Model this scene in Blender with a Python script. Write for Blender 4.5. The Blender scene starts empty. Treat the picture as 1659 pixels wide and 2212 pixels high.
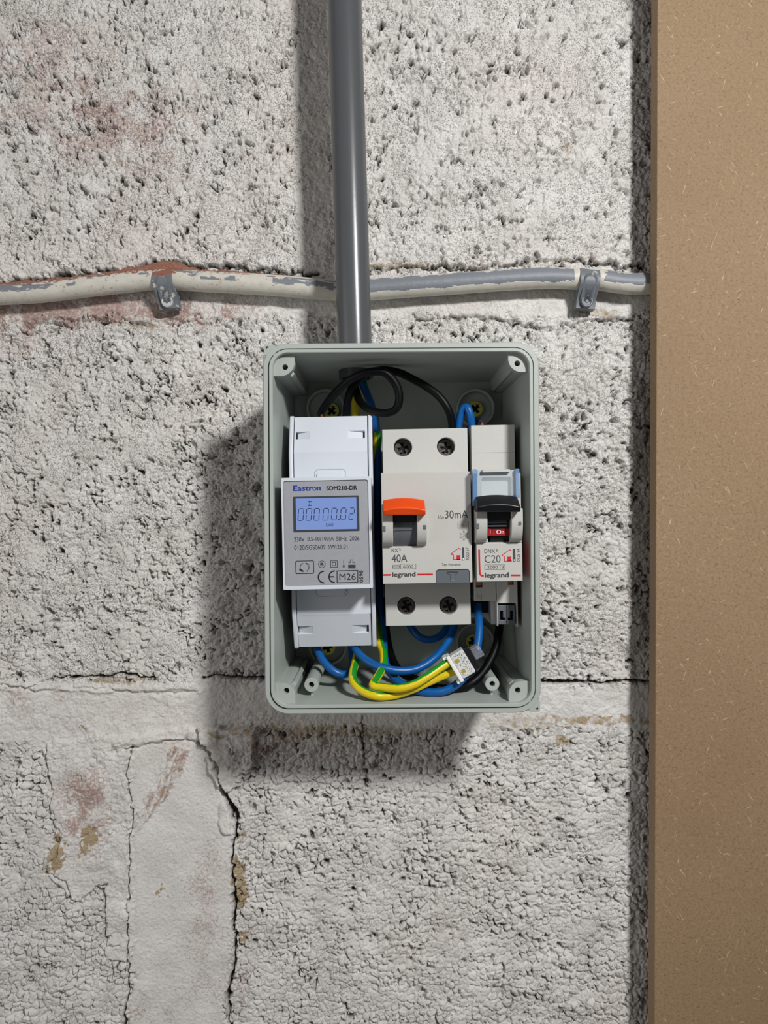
import bpy, bmesh, math, random
import numpy as np
from mathutils import Vector, Matrix
from mathutils.geometry import tessellate_polygon

random.seed(7)
SC = bpy.context.scene
COL = SC.collection
MM = 0.001
F = 1534.0            # focal length in pixels of the 1659 x 2212 frame
CD = 349.0            # camera distance to the wall, mm
CX, CY = 829.5, 1106.0
Z0 = 1400.0           # height of the view axis above the ground, mm

# ------------------------------------------------------------------ camera, world, light, exposure
cam_data = bpy.data.cameras.new('camera')
cam_data.sensor_fit = 'VERTICAL'
cam_data.sensor_height = 36.0
cam_data.sensor_width = 27.0
cam_data.lens = 36.0 * F / 2212.0
cam_data.clip_start = 0.01
cam_data.clip_end = 50
cam = bpy.data.objects.new('camera', cam_data)
cam.location = (0, -CD * MM, Z0 * MM)
cam.rotation_euler = (math.pi / 2, 0, 0)
COL.objects.link(cam)
SC.camera = cam

world = bpy.data.worlds.new('world')
SC.world = world
world.use_nodes = True
bg = world.node_tree.nodes['Background']
bg.inputs[0].default_value = (1.0, 0.975, 0.955, 1)
bg.inputs[1].default_value = 0.11

LAMP = Vector((266, -548, Z0 + 311)) * MM
AIM = Vector((-260, 0, Z0 - 300)) * MM
ld = bpy.data.lights.new('work_lamp', 'AREA')
ld.shape = 'DISK'
ld.size = 0.08
ld.energy = 4.5
ld.color = (1.0, 0.992, 0.978)
lo = bpy.data.objects.new('work_lamp', ld)
lo.location = LAMP
lo.rotation_euler = (AIM - LAMP).to_track_quat('-Z', 'Y').to_euler()
COL.objects.link(lo)

fd = bpy.data.lights.new('room_light', 'AREA')          # the room's soft light from the left
fd.shape = 'DISK'
fd.size = 0.9
fd.energy = 2.6
fd.color = (1.0, 0.975, 0.955)
fo_ = bpy.data.objects.new('room_light', fd)
fo_.location = Vector((-880, -600, Z0 - 60)) * MM
fo_.rotation_euler = (Vector((0, 0, Z0)) * MM - fo_.location).to_track_quat('-Z', 'Y').to_euler()
COL.objects.link(fo_)

SC.view_settings.view_transform = 'Standard'
SC.view_settings.look = 'None'
SC.view_settings.gamma = 1.0
SC.view_settings.use_curve_mapping = False
SC.view_settings.exposure = 0.0

# ------------------------------------------------------------------ materials
def s2l(c):
    return tuple((v / 255 / 12.92) if v / 255 <= 0.04045 else ((v / 255 + 0.055) / 1.055) ** 2.4 for v in c)

def mat(name, rgb, rough=0.5, metal=0.0, bump=0.0, bscale=900, var=0.04, vscale=60, coat=0.0, spec=0.5,
        transmission=0.0, emit=None, emit_strength=0.0, ior=1.45, alpha=1.0):
    m = bpy.data.materials.new(name)
    m.use_nodes = True
    nt = m.node_tree
    b = nt.nodes['Principled BSDF']
    c = s2l(rgb)
    b.inputs['Roughness'].default_value = rough
    b.inputs['Metallic'].default_value = metal
    b.inputs['Specular IOR Level'].default_value = spec
    b.inputs['Coat Weight'].default_value = coat
    b.inputs['Transmission Weight'].default_value = transmission
    b.inputs['IOR'].default_value = ior
    b.inputs['Alpha'].default_value = alpha
    tc = nt.nodes.new('ShaderNodeTexCoord')
    n = nt.nodes.new('ShaderNodeTexNoise')
    n.inputs['Scale'].default_value = vscale
    n.inputs['Detail'].default_value = 4
    nt.links.new(tc.outputs['Object'], n.inputs['Vector'])
    r = nt.nodes.new('ShaderNodeValToRGB')
    r.color_ramp.elements[0].position = 0.3
    r.color_ramp.elements[1].position = 0.7
    r.color_ramp.elements[0].color = tuple(max(0, v * (1 - var)) for v in c) + (1,)
    r.color_ramp.elements[1].color = tuple(min(1, v * (1 + var)) for v in c) + (1,)
    nt.links.new(n.outputs[0], r.inputs[0])
    nt.links.new(r.outputs[0], b.inputs['Base Color'])
    if bump:
        n2 = nt.nodes.new('ShaderNodeTexNoise')
        n2.inputs['Scale'].default_value = bscale
        n2.inputs['Detail'].default_value = 3
        nt.links.new(tc.outputs['Object'], n2.inputs['Vector'])
        bp = nt.nodes.new('ShaderNodeBump')
        bp.inputs['Strength'].default_value = bump
        bp.inputs['Distance'].default_value = 0.0003
        nt.links.new(n2.outputs[0], bp.inputs['Height'])
        nt.links.new(bp.outputs[0], b.inputs['Normal'])
    if emit:
        b.inputs['Emission Color'].default_value = s2l(emit) + (1,)
        b.inputs['Emission Strength'].default_value = emit_strength
    return m

M = dict(
    box=mat('box_grey', (166, 173, 167), 0.42, bump=0.12, bscale=1500, var=0.02),
    meter=mat('meter_white', (203, 208, 217), 0.36, bump=0.05, var=0.01),
    meter_face=mat('meter_face_grey', (150, 152, 158), 0.5, bump=0.1, bscale=3000, var=0.03, vscale=400),
    dev=mat('device_offwhite', (186, 185, 180), 0.45, bump=0.15, bscale=1600, var=0.02),
    dev2=mat('device_body_white', (188, 188, 184), 0.45, bump=0.15, bscale=1600, var=0.02),  # body plastic, almost the same off-white as the fronts
    ink=mat('black_ink', (26, 28, 32), 0.6),
    ink_grey=mat('grey_ink', (62, 64, 68), 0.6),
    ink_blue=mat('blue_ink', (18, 52, 150), 0.55),
    ink_red=mat('red_ink', (190, 22, 34), 0.5),
    ink_white=mat('white_ink', (225, 225, 225), 0.5),
    gap=mat('dark_gap', (14, 15, 17), 0.8),
    bezel=mat('bezel_slate', (52, 58, 64), 0.5),
    lcd=mat('lcd_backlit', (40, 52, 84), 0.25, emit=(130, 154, 210), emit_strength=0.8, var=0.02, spec=0.2),
    lcdseg=mat('lcd_segment', (16, 26, 58), 0.4),
    lcddim=mat('lcd_small_mark', (40, 58, 105), 0.4),
    orange=mat('orange_plastic', (222, 74, 14), 0.38, bump=0.08, var=0.02),
    red=mat('red_plastic', (150, 14, 20), 0.35),
    black=mat('black_plastic', (20, 21, 24), 0.35, bump=0.1),
    slate=mat('slate_plastic', (92, 98, 104), 0.45, bump=0.1),
    drum=mat('drum_grey', (96, 100, 105), 0.42),
    glass=mat('blue_clear_plastic', (120, 160, 205), 0.12, alpha=0.6, var=0.01),
    pane=mat('clear_pane', (214, 222, 228), 0.12, alpha=0.22, var=0.01),
    frost=mat('clear_frame', (196, 204, 208), 0.25, alpha=0.8, var=0.02),
    groove=mat('painted_groove_shade', (150, 155, 162), 0.5),  # grey for the painted shade round the finger tabs
    clear=mat('clear_plastic', (225, 228, 230), 0.1, transmission=0.85, ior=1.46, var=0.01),
    paper=mat('label_paper', (206, 212, 212), 0.5),
    brass=mat('yellow_zinc', (196, 190, 92), 0.42, metal=0.55, bump=0.2, bscale=1200),
    steel=mat('terminal_steel', (96, 90, 87), 0.38, metal=0.85, bump=0.25, bscale=1500, var=0.15, vscale=700),
    copper=mat('copper', (222, 140, 92), 0.3, metal=0.9),
    rail=mat('rail_zinc', (120, 124, 128), 0.35, metal=0.8),
    conduit=mat('conduit_pvc', (80, 82, 85), 0.27, bump=0.03, var=0.02, spec=0.55),
    wblack=mat('wire_black', (5, 6, 9), 0.45, spec=0.22, bump=0.12, bscale=500),
    wblue=mat('wire_blue', (4, 84, 152), 0.36, bump=0.1, bscale=500),
    wyellow=mat('wire_yellow', (214, 190, 14), 0.38, bump=0.1, bscale=500),
    wgreen=mat('wire_green', (24, 138, 34), 0.38, bump=0.1, bscale=500),
    white=mat('white_plastic', (232, 232, 230), 0.4),
    screwgrey=mat('painted_screw', (196, 198, 198), 0.45, metal=0.2, bump=0.4, bscale=1500, var=0.1, vscale=900),
)

# ------------------------------------------------------------------ numpy noise
RNG = np.random.RandomState(11)
TAB = [RNG.rand(256, 256) for _ in range(8)]

def vnoise(x, y, k=0):
    xi = np.floor(x).astype(np.int64); yi = np.floor(y).astype(np.int64)
    fx = x - xi; fy = y - yi
    fx = fx * fx * (3 - 2 * fx); fy = fy * fy * (3 - 2 * fy)
    T = TAB[k % 8]
    a = T[xi & 255, yi & 255]; b = T[(xi + 1) & 255, yi & 255]
    c = T[xi & 255, (yi + 1) & 255]; d = T[(xi + 1) & 255, (yi + 1) & 255]
    return (a * (1 - fx) + b * fx) * (1 - fy) + (c * (1 - fx) + d * fx) * fy

def fbm(x, y, k=0, octaves=4):
    s = 0; a = 0.5; t = 0
    for o in range(octaves):
        s = s + a * vnoise(x * 2 ** o + 17.3 * o, y * 2 ** o + 5.1 * o, k + o); t += a; a *= 0.5
    return s / t

def worley(x, y, k=0):
    xi = np.floor(x).astype(np.int64); yi = np.floor(y).astype(np.int64)
    f1 = np.full(x.shape, 9.0); f2 = np.full(x.shape, 9.0); cid = np.zeros(x.shape)
    for dx in (-1, 0, 1):
        for dy in (-1, 0, 1):
            cx = xi + dx; cy = yi + dy
            px = cx + 0.1 + 0.8 * TAB[k % 8][cx & 255, cy & 255]
            py = cy + 0.1 + 0.8 * TAB[(k + 1) % 8][cx & 255, cy & 255]
            h = TAB[(k + 2) % 8][cx & 255, cy & 255]
            d = np.sqrt((x - px) ** 2 + (y - py) ** 2)
            n = d < f1
            f2 = np.where(n, f1, np.minimum(f2, d)); cid = np.where(n, h, cid); f1 = np.where(n, d, f1)
    return f1, f2, cid

def sstep(a, b, x):
    t = np.clip((x - a) / (b - a), 0, 1)
    return t * t * (3 - 2 * t)

def polydist(x, y, pts):
    d = np.full(np.shape(x), 1e9)
    for (ax, ay), (bx, by) in zip(pts[:-1], pts[1:]):
        vx, vy = bx - ax, by - ay
        t = np.clip(((x - ax) * vx + (y - ay) * vy) / (vx * vx + vy * vy + 1e-9), 0, 1)
        d = np.minimum(d, np.hypot(x - ax - t * vx, y - ay - t * vy))
    return d

def inpoly(x, y, pts):
    r = np.zeros(np.shape(x), bool)
    n = len(pts)
    for i in range(n):
        ax, ay = pts[i]; bx, by = pts[(i + 1) % n]
        c = ((ay > y) != (by > y)) & (x < (bx - ax) * (y - ay) / (by - ay + 1e-12) + ax)
        r ^= c
    return r

# ------------------------------------------------------------------ placement helpers
def W(px, py, d):
    """point of the place seen at pixel (px,py) and d mm in front of the wall, mm"""
    k = (CD - d) / F
    return Vector(((px - CX) * k, -d, (CY - py) * k + Z0))

def K(ox, oy, s):
    return lambda X, Y: (ox + X / s, oy + Y / s)
c1 = K(560, 730, 5.184); c2 = K(860, 730, 5.184); c6 = K(560, 1240, 5.184); c7 = K(860, 1240, 5.184)
c3 = K(590, 1000, 6.9125); c4 = K(810, 1000, 7.541); c5 = K(1000, 1000, 7.9)

def setp(o, label=None, cat=None, group=None, kind=None):
    if label: o['label'] = label
    if cat: o['category'] = cat
    if group: o['group'] = group
    if kind: o['kind'] = kind
    return o

class Frame:
    """local frame of a thing: origin on the wall plane, rolled about the wall normal"""
    def __init__(s, px, py, d, roll=0.0, base=0.0):
        p = W(px, py, d)
        s.x0, s.z0, s.r, s.base = p.x, p.z, math.radians(roll), base
        s.c, s.s = math.cos(s.r), math.sin(s.r)
        s.root = None
    def L(s, px, py, d):
        p = W(px, py, d)
        X, Z = p.x - s.x0, p.z - s.z0
        return Vector((X * s.c + Z * s.s, -(d - s.base), -X * s.s + Z * s.c))
    def thing(s, name, label, cat, group=None):
        o = bpy.data.objects.new(name, None)
        o.empty_display_size = 0.01
        COL.objects.link(o)
        o.location = Vector((s.x0, -s.base, s.z0)) * MM
        o.rotation_euler = (0, -s.r, 0)
        setp(o, label, cat, group)
        s.root = o
        return o

def finish(name, me, m, parent=None, smooth=None, bevel=0, seg=2):
    mats = m if isinstance(m, (list, tuple)) else [m]
    for q in mats: me.materials.append(q)
    if smooth is not None:
        me.polygons.foreach_set('use_smooth', [True] * len(me.polygons))
        me.set_sharp_from_angle(angle=math.radians(smooth))
    o = bpy.data.objects.new(name, me)
    COL.objects.link(o)
    if parent is not None: o.parent = parent
    if bevel:
        b = o.modifiers.new('bevel', 'BEVEL')
        b.width = bevel * MM; b.segments = seg; b.limit_method = 'ANGLE'; b.angle_limit = math.radians(40)
        b.harden_normals = False
    return o

class MB:
    def __init__(s): s.v = []; s.f = []; s.mi = []
    def add(s, vs, fs, mi=0):
        n = len(s.v)
        s.v += [tuple(p) for p in vs]
        s.f += [tuple(i + n for i in f) for f in fs]
        s.mi += [mi] * len(fs)
        return s
    def box(s, a, b, mi=0):
        (x0, y0, z0), (x1, y1, z1) = a, b
        x0, x1 = sorted((x0, x1)); y0, y1 = sorted((y0, y1)); z0, z1 = sorted((z0, z1))
        vs = [(x, y, z) for x in (x0, x1) for y in (y0, y1) for z in (z0, z1)]
        return s.add(vs, [(0, 1, 3, 2), (4, 6, 7, 5), (0, 4, 5, 1), (2, 3, 7, 6), (0, 2, 6, 4), (1, 5, 7, 3)], mi)
    def plate(s, loops, y1, y0, mi=0, back=True):
        """loops of (x,z), first outer then holes; front at y1 (nearer camera), back at y0"""
        tris = tessellate_polygon([[Vector((x, z, 0)) for x, z in l] for l in loops])
        flat = [p for l in loops for p in l]
        n = len(flat)
        vs = [(x, y1, z) for x, z in flat] + [(x, y0, z) for x, z in flat]
        fs = [tuple(t) for t in tris]
        if back: fs += [tuple(i + n for i in reversed(t)) for t in tris]
        k = 0
        for l in loops:
            m_ = len(l)
            for i in range(m_):
                a, b = k + i, k + (i + 1) % m_
                fs.append((a, b, b + n, a + n))
            k += m_
        return s.add(vs, fs, mi)
    def prismx(s, sec, x0, x1, mi=0):
        """sec = [(y,z)...] polygon extruded along x"""
        n = len(sec)
        vs = [(x0, y, z) for y, z in sec] + [(x1, y, z) for y, z in sec]
        tris = tessellate_polygon([[Vector((y, z, 0)) for y, z in sec]])
        fs = [tuple(t) for t in tris] + [tuple(i + n for i in reversed(t)) for t in tris]
        fs += [(i, (i + 1) % n, (i + 1) % n + n, i + n) for i in range(n)]
        return s.add(vs, fs, mi)
    def loft(s, rings, mi=0, closed=True, cap0=False, cap1=False):
        n = len(rings[0]); vs = [p for r in rings for p in r]; fs = []
        for k in range(len(rings) - 1):
            for i in range(n if closed else n - 1):
                a = k * n + i; b = k * n + (i + 1) % n
                fs.append((a, b, b + n, a + n))
        if cap0: fs.append(tuple(range(n))[::-1])
        if cap1: fs.append(tuple(range((len(rings) - 1) * n, len(rings) * n)))
        return s.add(vs, fs, mi)
    def cyl(s, c, r, y1, y0, n=32, mi=0, r1=None):
        r1 = r if r1 is None else r1
        R = [[(c[0] + q * math.cos(2 * math.pi * i / n), y, c[1] + q * math.sin(2 * math.pi * i / n)) for i in range(n)]
             for q, y in ((r, y0), (r1, y1))]
        return s.loft(R, mi, True, True, True)
    def ring(s, c, ro, ri, y1, y0, n=40, mi=0):
        R = []
        for q, y in ((ri, y0), (ro, y0), (ro, y1), (ri, y1), (ri, y0)):
            R.append([(c[0] + q * math.cos(2 * math.pi * i / n), y, c[1] + q * math.sin(2 * math.pi * i / n)) for i in range(n)])
        return s.loft(R, mi)
    def build(s, name, m, parent=None, smooth=None, bevel=0, seg=2):
        me = bpy.data.meshes.new(name)
        me.from_pydata([(a * MM, b * MM, c * MM) for a, b, c in s.v], [], s.f)
        bm = bmesh.new(); bm.from_mesh(me)
        for f, q in zip(bm.faces, s.mi): f.material_index = q
        bmesh.ops.remove_doubles(bm, verts=bm.verts, dist=1e-7)
        bmesh.ops.recalc_face_normals(bm, faces=bm.faces)
        bm.to_mesh(me); bm.free()
        return finish(name, me, m, parent, smooth, bevel, seg)

def rrect(x0, z0, x1, z1, r, n=6):
    """rounded rect loop (x,z), r scalar or four radii: (x0z0, x1z0, x1z1, x0z1)"""
    x0, x1 = min(x0, x1), max(x0, x1); z0, z1 = min(z0, z1), max(z0, z1)
    rr = [r] * 4 if not isinstance(r, (list, tuple)) else list(r)
    P = []
    for (cx, cz, a, q) in ((x0 + rr[0], z0 + rr[0], 180, rr[0]), (x1 - rr[1], z0 + rr[1], 270, rr[1]),
                           (x1 - rr[2], z1 - rr[2], 0, rr[2]), (x0 + rr[3], z1 - rr[3], 90, rr[3])):
        for i in range(n + 1):
            t = math.radians(a + 90 * i / n)
            P.append((cx + q * math.cos(t), cz + q * math.sin(t)))
    return P

def circ(c, r, n=28):
    return [(c[0] + r * math.cos(2 * math.pi * i / n), c[1] + r * math.sin(2 * math.pi * i / n)) for i in range(n)]

def pbox(fr, x0, y0, x1, y1, d1, d0, name, m, parent=None, bevel=0.25, r=0, holes=(), smooth=None, seg=2):
    """box whose front face spans the pixels x0..x1, y0..y1 at depth d1, reaching back to d0"""
    xm, ym = (x0 + x1) / 2, (y0 + y1) / 2
    ua = fr.L(x0, ym, d1).x; ub = fr.L(x1, ym, d1).x
    va = fr.L(xm, y1, d1).z; vb = fr.L(xm, y0, d1).z
    loops = [rrect(ua, va, ub, vb, r) if r else [(ua, va), (ub, va), (ub, vb), (ua, vb)]]
    loops += list(holes)
    mb = MB().plate(loops, -(d1 - fr.base), -(d0 - fr.base))
    if name is None: return mb
    return mb.build(name, m, parent or fr.root, smooth, bevel, seg)

def uv(fr, px, py, d):
    p = fr.L(px, py, d); return (p.x, p.z)

def smooth_path(pts, per=8):
    P = [Vector(p) for p in pts]
    P = [P[0] * 2 - P[1]] + P + [P[-1] * 2 - P[-2]]
    out = []
    for i in range(1, len(P) - 2):
        a, b, c, d = P[i - 1:i + 3]
        for k in range(per):
            t = k / per
            out.append(0.5 * ((2 * b) + (c - a) * t + (2 * a - 5 * b + 4 * c - d) * t * t + (3 * b - a - 3 * c + d) * t ** 3))
    out.append(P[-2])
    return out

def tube_rings(path, r, n=18):
    rings = []; fr = []
    T = [(path[min(i + 1, len(path) - 1)] - path[max(i - 1, 0)]).normalized() for i in range(len(path))]
    up = Vector((0, -1, 0)) if abs(T[0].y) < 0.9 else Vector((0, 0, 1))
    N = (up - T[0] * up.dot(T[0])).normalized()
    for i, p in enumerate(path):
        N = (N - T[i] * N.dot(T[i])).normalized()
        B = T[i].cross(N)
        rr = r[i] if isinstance(r, (list, tuple)) else r
        rings.append([tuple(p + rr * (math.cos(2 * math.pi * k / n) * N + math.sin(2 * math.pi * k / n) * B)) for k in range(n)])
    return rings

def wire(name, label, pix, r, m, stripe=None, cat='wire', twist=0.0, tip=None, phase=0, ends=True):
    pts = [W(*p) for p in pix]
    org = pts[0].copy()
    path = smooth_path([p - org for p in pts], 9)
    n = 20 if stripe is None else 40
    rings = tube_rings(path, r, n)
    mb = MB().loft(rings, 0, True, ends, ends)
    if stripe is not None:
        for k in range(len(rings) - 1):
            T_ = (path[k + 1] - path[k]).normalized()
            G = Vector((0.6, 0.12, 1.0)) if k > 60 or phase == 0 else Vector((.6, -1, .2)) * (1 - max(0, k - 44) / 16) + Vector((0.6, 0.12, 1.0)) * max(0, k - 44) / 16
            G = (G - T_ * G.dot(T_)).normalized()
            for i in range(n):
                q = (Vector(rings[k][i]) + Vector(rings[k][(i + 1) % n])) / 2 - path[k]
                if q.normalized().dot(G) > 0.72: mb.mi[k * n + i] = 1
    o = mb.build(name, m if stripe is None else [m, stripe], None, 40)
    o.location = org * MM
    setp(o, label, cat)
    if tip:
        a = W(*tip[0]) - org; b = W(*tip[1]) - org
        q = MB().loft(tube_rings([a, (a + b) / 2, b], r * tip[2], 10), 0, True, True, True).build('copper_core', M['copper'], o, 40)
        setp(q, 'bare copper end')
    return o

# flat print -------------------------------------------------------
def text_mesh(s, bold=0.0):
    cu = bpy.data.curves.new('txt', 'FONT')
    cu.body = s; cu.size = 1.0; cu.resolution_u = 4
    ob = bpy.data.objects.new('txt', cu)
    COL.objects.link(ob)
    bpy.context.view_layer.update()
    me = bpy.data.meshes.new_from_object(ob.evaluated_get(bpy.context.evaluated_depsgraph_get()))
    bpy.data.objects.remove(ob); bpy.data.curves.remove(cu)
    return me

def text(fr, s, x0, y0, x1, y1, d, m, bold=0.0, rot=False, parent=None, name='printed_text', off=0.05):
    """text whose ink fills the pixel box on the plane at depth d"""
    me = text_mesh(s, bold)
    if bold > .006:
        bm = bmesh.new(); bm.from_mesh(me)
        src = list(bm.verts) + list(bm.edges) + list(bm.faces)
        for kz, (dx, dy) in enumerate(((bold, 0), (-bold, 0), (0, bold * .7), (0, -bold * .7), (bold * .5, 0), (-bold * .5, 0))):
            g = bmesh.ops.duplicate(bm, geom=src)
            bmesh.ops.translate(bm, verts=[q for q in g['geom'] if isinstance(q, bmesh.types.BMVert)], vec=(dx, dy, .008 * (kz + 1)))
        bm.to_mesh(me); bm.free()
    V = [v.co.copy() for v in me.vertices]
    if rot: V = [Vector((-v.y, v.x, v.z)) for v in V]
    ax, bx = min(v.x for v in V), max(v.x for v in V); ay, by = min(v.y for v in V), max(v.y for v in V)
    xm, ym = (x0 + x1) / 2, (y0 + y1) / 2
    ua, ub = fr.L(x0, ym, d).x, fr.L(x1, ym, d).x
    va, vb = fr.L(xm, y1, d).z, fr.L(xm, y0, d).z
    for v, q in zip(me.vertices, V):
        v.co = Vector((ua + (q.x - ax) / (bx - ax) * (ub - ua), -(d + off + q.z - fr.base), va + (q.y - ay) / (by - ay) * (vb - va))) * MM
    me.name = name
    return finish(name, me, m, parent or fr.root)

def strokes(fr, lines, w, d, name, m, parent=None, off=0.05):
    """lines: list of pixel polylines drawn w px wide on the plane at depth d"""
    mb = MB()
    y = -(d + off - fr.base)
    for ln in lines:
        ww = w
        if isinstance(ln, tuple) and isinstance(ln[0], (int, float)): ww, ln = ln
        hw = ww * (CD - d) / F / 2
        P = [Vector(uv(fr, a, b, d)) for a, b in ln]
        n = len(P); closed = n > 2 and (P[0] - P[-1]).length < 1e-6
        L, R = [], []
        for i, p in enumerate(P):
            a = P[i - 1] if i > 0 else (P[-2] if closed else None)
            b = P[i + 1] if i < n - 1 else (P[1] if closed else None)
            t1 = (p - a).normalized() if a is not None else None
            t2 = (b - p).normalized() if b is not None else None
            if t1 is None: t1 = t2
            if t2 is None: t2 = t1
            nn = Vector((-(t1 + t2).y, (t1 + t2).x))
            if nn.length < 1e-6: nn = Vector((-t1.y, t1.x))
            nn.normalize()
            c = max(0.4, nn.dot(Vector((-t1.y, t1.x))))
            L.append(p + nn * hw / c); R.append(p - nn * hw / c)
        vs = [(q.x, y, q.y) for q in L] + [(q.x, y, q.y) for q in R]
        mb.add(vs, [(i, i + 1, i + 1 + n, i + n) for i in range(n - 1)])
    return mb.build(name, m, parent or fr.root)

def fills(fr, polys, d, name, m, parent=None, off=0.05):
    mb = MB(); y = -(d + off - fr.base)
    for p in polys:
        q = [uv(fr, a, b, d) for a, b in p]
        mb.add([(a, y, b) for a, b in q], [tuple(t) for t in tessellate_polygon([[Vector((a, b, 0)) for a, b in q]])])
    return mb.build(name, m, parent or fr.root)

def arc(cx, cy, r, a0, a1, n=20, ry=None):
    ry = ry or r
    return [(cx + r * math.cos(math.radians(a0 + (a1 - a0) * i / n)), cy - ry * math.sin(math.radians(a0 + (a1 - a0) * i / n))) for i in range(n + 1)]

def crosshead(mb, c, r, ang, y1, th, arm=0.62, wd=0.2):
    """disc with a cross recess, pozidriv style"""
    pts = []
    for k in range(4):
        a = ang + k * math.pi / 2
        ca, sa = math.cos(a), math.sin(a)
        for (x, z) in ((wd * r, wd * r), (wd * r * 1.0, wd * r)):
            pass
        for (x, z) in ((arm * r, -wd * r), (arm * r, wd * r), (wd * r, wd * r)):
            pts.append((c[0] + x * ca - z * sa, c[1] + x * sa + z * ca))
    mb.plate([circ(c, r, 32), pts], y1, y1 + th)

# ================================================================== STRUCTURE: the block wall
def build_wall():
    S = F / CD                                     # px per mm on the wall
    P = 0.46                                       # fine in the part the photograph shows, coarser beyond it and behind the board
    def axis(a0, a1, lo, hi): return np.concatenate([np.arange(lo, a0 - .5, 2.2), np.linspace(a0, a1, int((a1 - a0) / P)), np.arange(a1 + 1.2, hi, 2.2)])
    gx = axis(-197.0, 138.0, -460, 460); gz = axis(-261.0, 261.0, -520, 520)
    nx, nz = len(gx), len(gz)
    X, Z = np.meshgrid(gx, gz)                      # nz, nx
    PX = CX + X * S; PY = CY - Z * S
    n1 = fbm(X / 9, Z / 9, 0) - 0.5; n2 = fbm(X / 9 + 40, Z / 9, 3) - 0.5
    n3 = fbm(X / 2.2, Z / 2.2, 5, 3) - 0.5; n4 = fbm(X / 2.2 + 9, Z / 2.2 + 50, 2, 3) - 0.5
    big = fbm(X / 34, Z / 34, 1, 3)
    wob = n1 * 34 + n3 * 12
    # ---- joints (mortar) masks, 0..1
    def band(v, a, b, soft=9): return sstep(a - soft, a + soft, v) * (1 - sstep(b - soft, b + soft, v))
    ya = PY + wob
    A = band(ya, 598, 684)
    B = band(ya, np.where(PX < 560, 1472, 1480), np.where(PX < 560, 1610, 1576))
    V1 = band(PX + wob, 280 - 6 * np.sin(PY / 90), 500 + 12 * np.sin(PY / 130)) * sstep(1575, 1610, ya)
    smear = np.where(inpoly(PX + wob, PY + wob * 0.7, [(100, 1600), (290, 1590), (290, 2080), (232, 2070), (226, 1900), (160, 1945), (98, 1880), (128, 1800), (104, 1720)]), 1.0, 0.0)
    lump = np.where(inpoly(PX + wob * 0.5, PY + wob * 0.5, [(430, 1570), (560, 1570), (545, 1650), (520, 1690), (480, 1712), (452, 1660)]), 1.0, 0.0)
    T = band(PX + wob * 0.8, 640, 716) * (1 - sstep(585, 600, ya)) * 0.75
    mort = np.clip(np.maximum.reduce([A, B, V1, T]), 0, 1)
    flat = np.clip(np.maximum(mort, smear * 0.8), 0, 1)
    # ---- aggregate
    n5 = fbm(X / 5 + 70, Z / 5 + 20, 6, 3) - 0.5; n6 = fbm(X / 5 + 11, Z / 5 + 81, 1, 3) - 0.5
    wq = 1 - 0.55 * sstep(1350, 1650, PY)
    wx = X + n1 * 3.0 + (n5 * 4.5 + n3 * 2.4) * wq; wz = Z + n2 * 3.0 + (n6 * 4.5 + n4 * 2.4) * wq
    f1, f2, cid = worley(wx / 3.7, wz / 3.7, 0)
    g1, g2, gid = worley(wx / 1.75 + 31, wz / 1.75 + 7, 3)
    q1, q2, qid = worley(X / 0.95 + 3 + n3, Z / 0.95 + 11 + n4, 5)
    peb = sstep(0.0, 0.26, f2 - f1) * (0.75 + 0.9 * cid)
    sm = sstep(0.0, 0.3, g2 - g1) * (0.3 + 0.55 * gid)
    tn = sstep(0.0, 0.4, q2 - q1) * 0.16 * (0.4 + qid)
    szm = sstep(0.4, 0.62, fbm(X / 12 + 33, Z / 12 + 3, 7, 2))
    rid = 1 - np.abs(fbm(X / 1.3 + n5 * 3, Z / 1.3 + n6 * 3, 3, 3) - 0.5) * 6
    gt = 1 - 0.6 * sstep(1350, 1650, PY)              # grittier paint above, cleaner pebbles below
    h = peb * (0.5 + 0.5 * szm + 0.22 * (1 - gt)) + sm * (0.95 - 0.4 * szm) + tn * 1.6 * gt + (n1 + n2) * 1.9 + n5 * 2.0 * gt + n3 * 0.9 * gt + 0.2 * gt * np.clip(rid, 0, 1) - 1.35
    pit = sstep(0.905, 0.93, cid) * (1 - sstep(0.25, 0.5, f1)) + sstep(0.93, 0.95, gid) * (1 - sstep(0.3, 0.55, g1)) * 0.75 \
        + sstep(0.66, 0.74, fbm(X / 4.2 + 90, Z / 4.2, 4, 3)) * (1 - sstep(0.0, 0.25, f2 - f1))
    pit = np.clip(pit, 0, 1)
    h = h * 1.12 - pit * 3.6
    # soft, paint-filled places of the blocks
    soft = sstep(0.5, 0.7, fbm(X / 16 + 5, Z / 16 + 60, 6, 3)) * 0.45
    h = h * (1 - soft) + (n1 * 1.4 + 0.1) * soft
    # mortar surface
    ms = -0.55 + n1 * 1.9 + n3 * 0.75 + tn * 1.1 + n4 * 0.45 + 0.22 * sstep(0.0, 0.5, g2 - g1)
    vs = 0.15 + n1 * 0.8 + tn * 0.8 + 0.35 * (fbm(X / 1.1, Z / 1.1, 6, 3) - 0.5) - 0.5 * (fbm(X / 30, Z / 30, 2, 2) - 0.5)
    ms = np.where(V1 > 0.3, vs, ms)
    h = h * (1 - flat) + ms * flat
    h = h + smear * (1.2 + n1 * 1.0) + lump * (3.2 + n2 * 3 + n5 * 2)
    def ridge(pts, w, hh, k=0):
        nonlocal h
        d = polydist(PX + n5 * 26, PY + n6 * 18, pts)
        h = h + hh * (0.6 + fbm(X / 9 + k, Z / 9, k, 2) * .8) * (1 - sstep(w * .35, w, d))
    ridge([(-200, 1478), (0, 1480), (120, 1486), (260, 1486), (430, 1484)], 11, 1.3, 1)
    ridge([(260, 1600), (330, 1592), (400, 1580), (450, 1600)], 16, 1.5, 2)
    ridge([(486, 1742), (492, 1790)], 16, 2.2, 3)
    ridge([(524, 1700), (530, 1790), (522, 1860)], 8, 1.0, 4)
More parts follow.
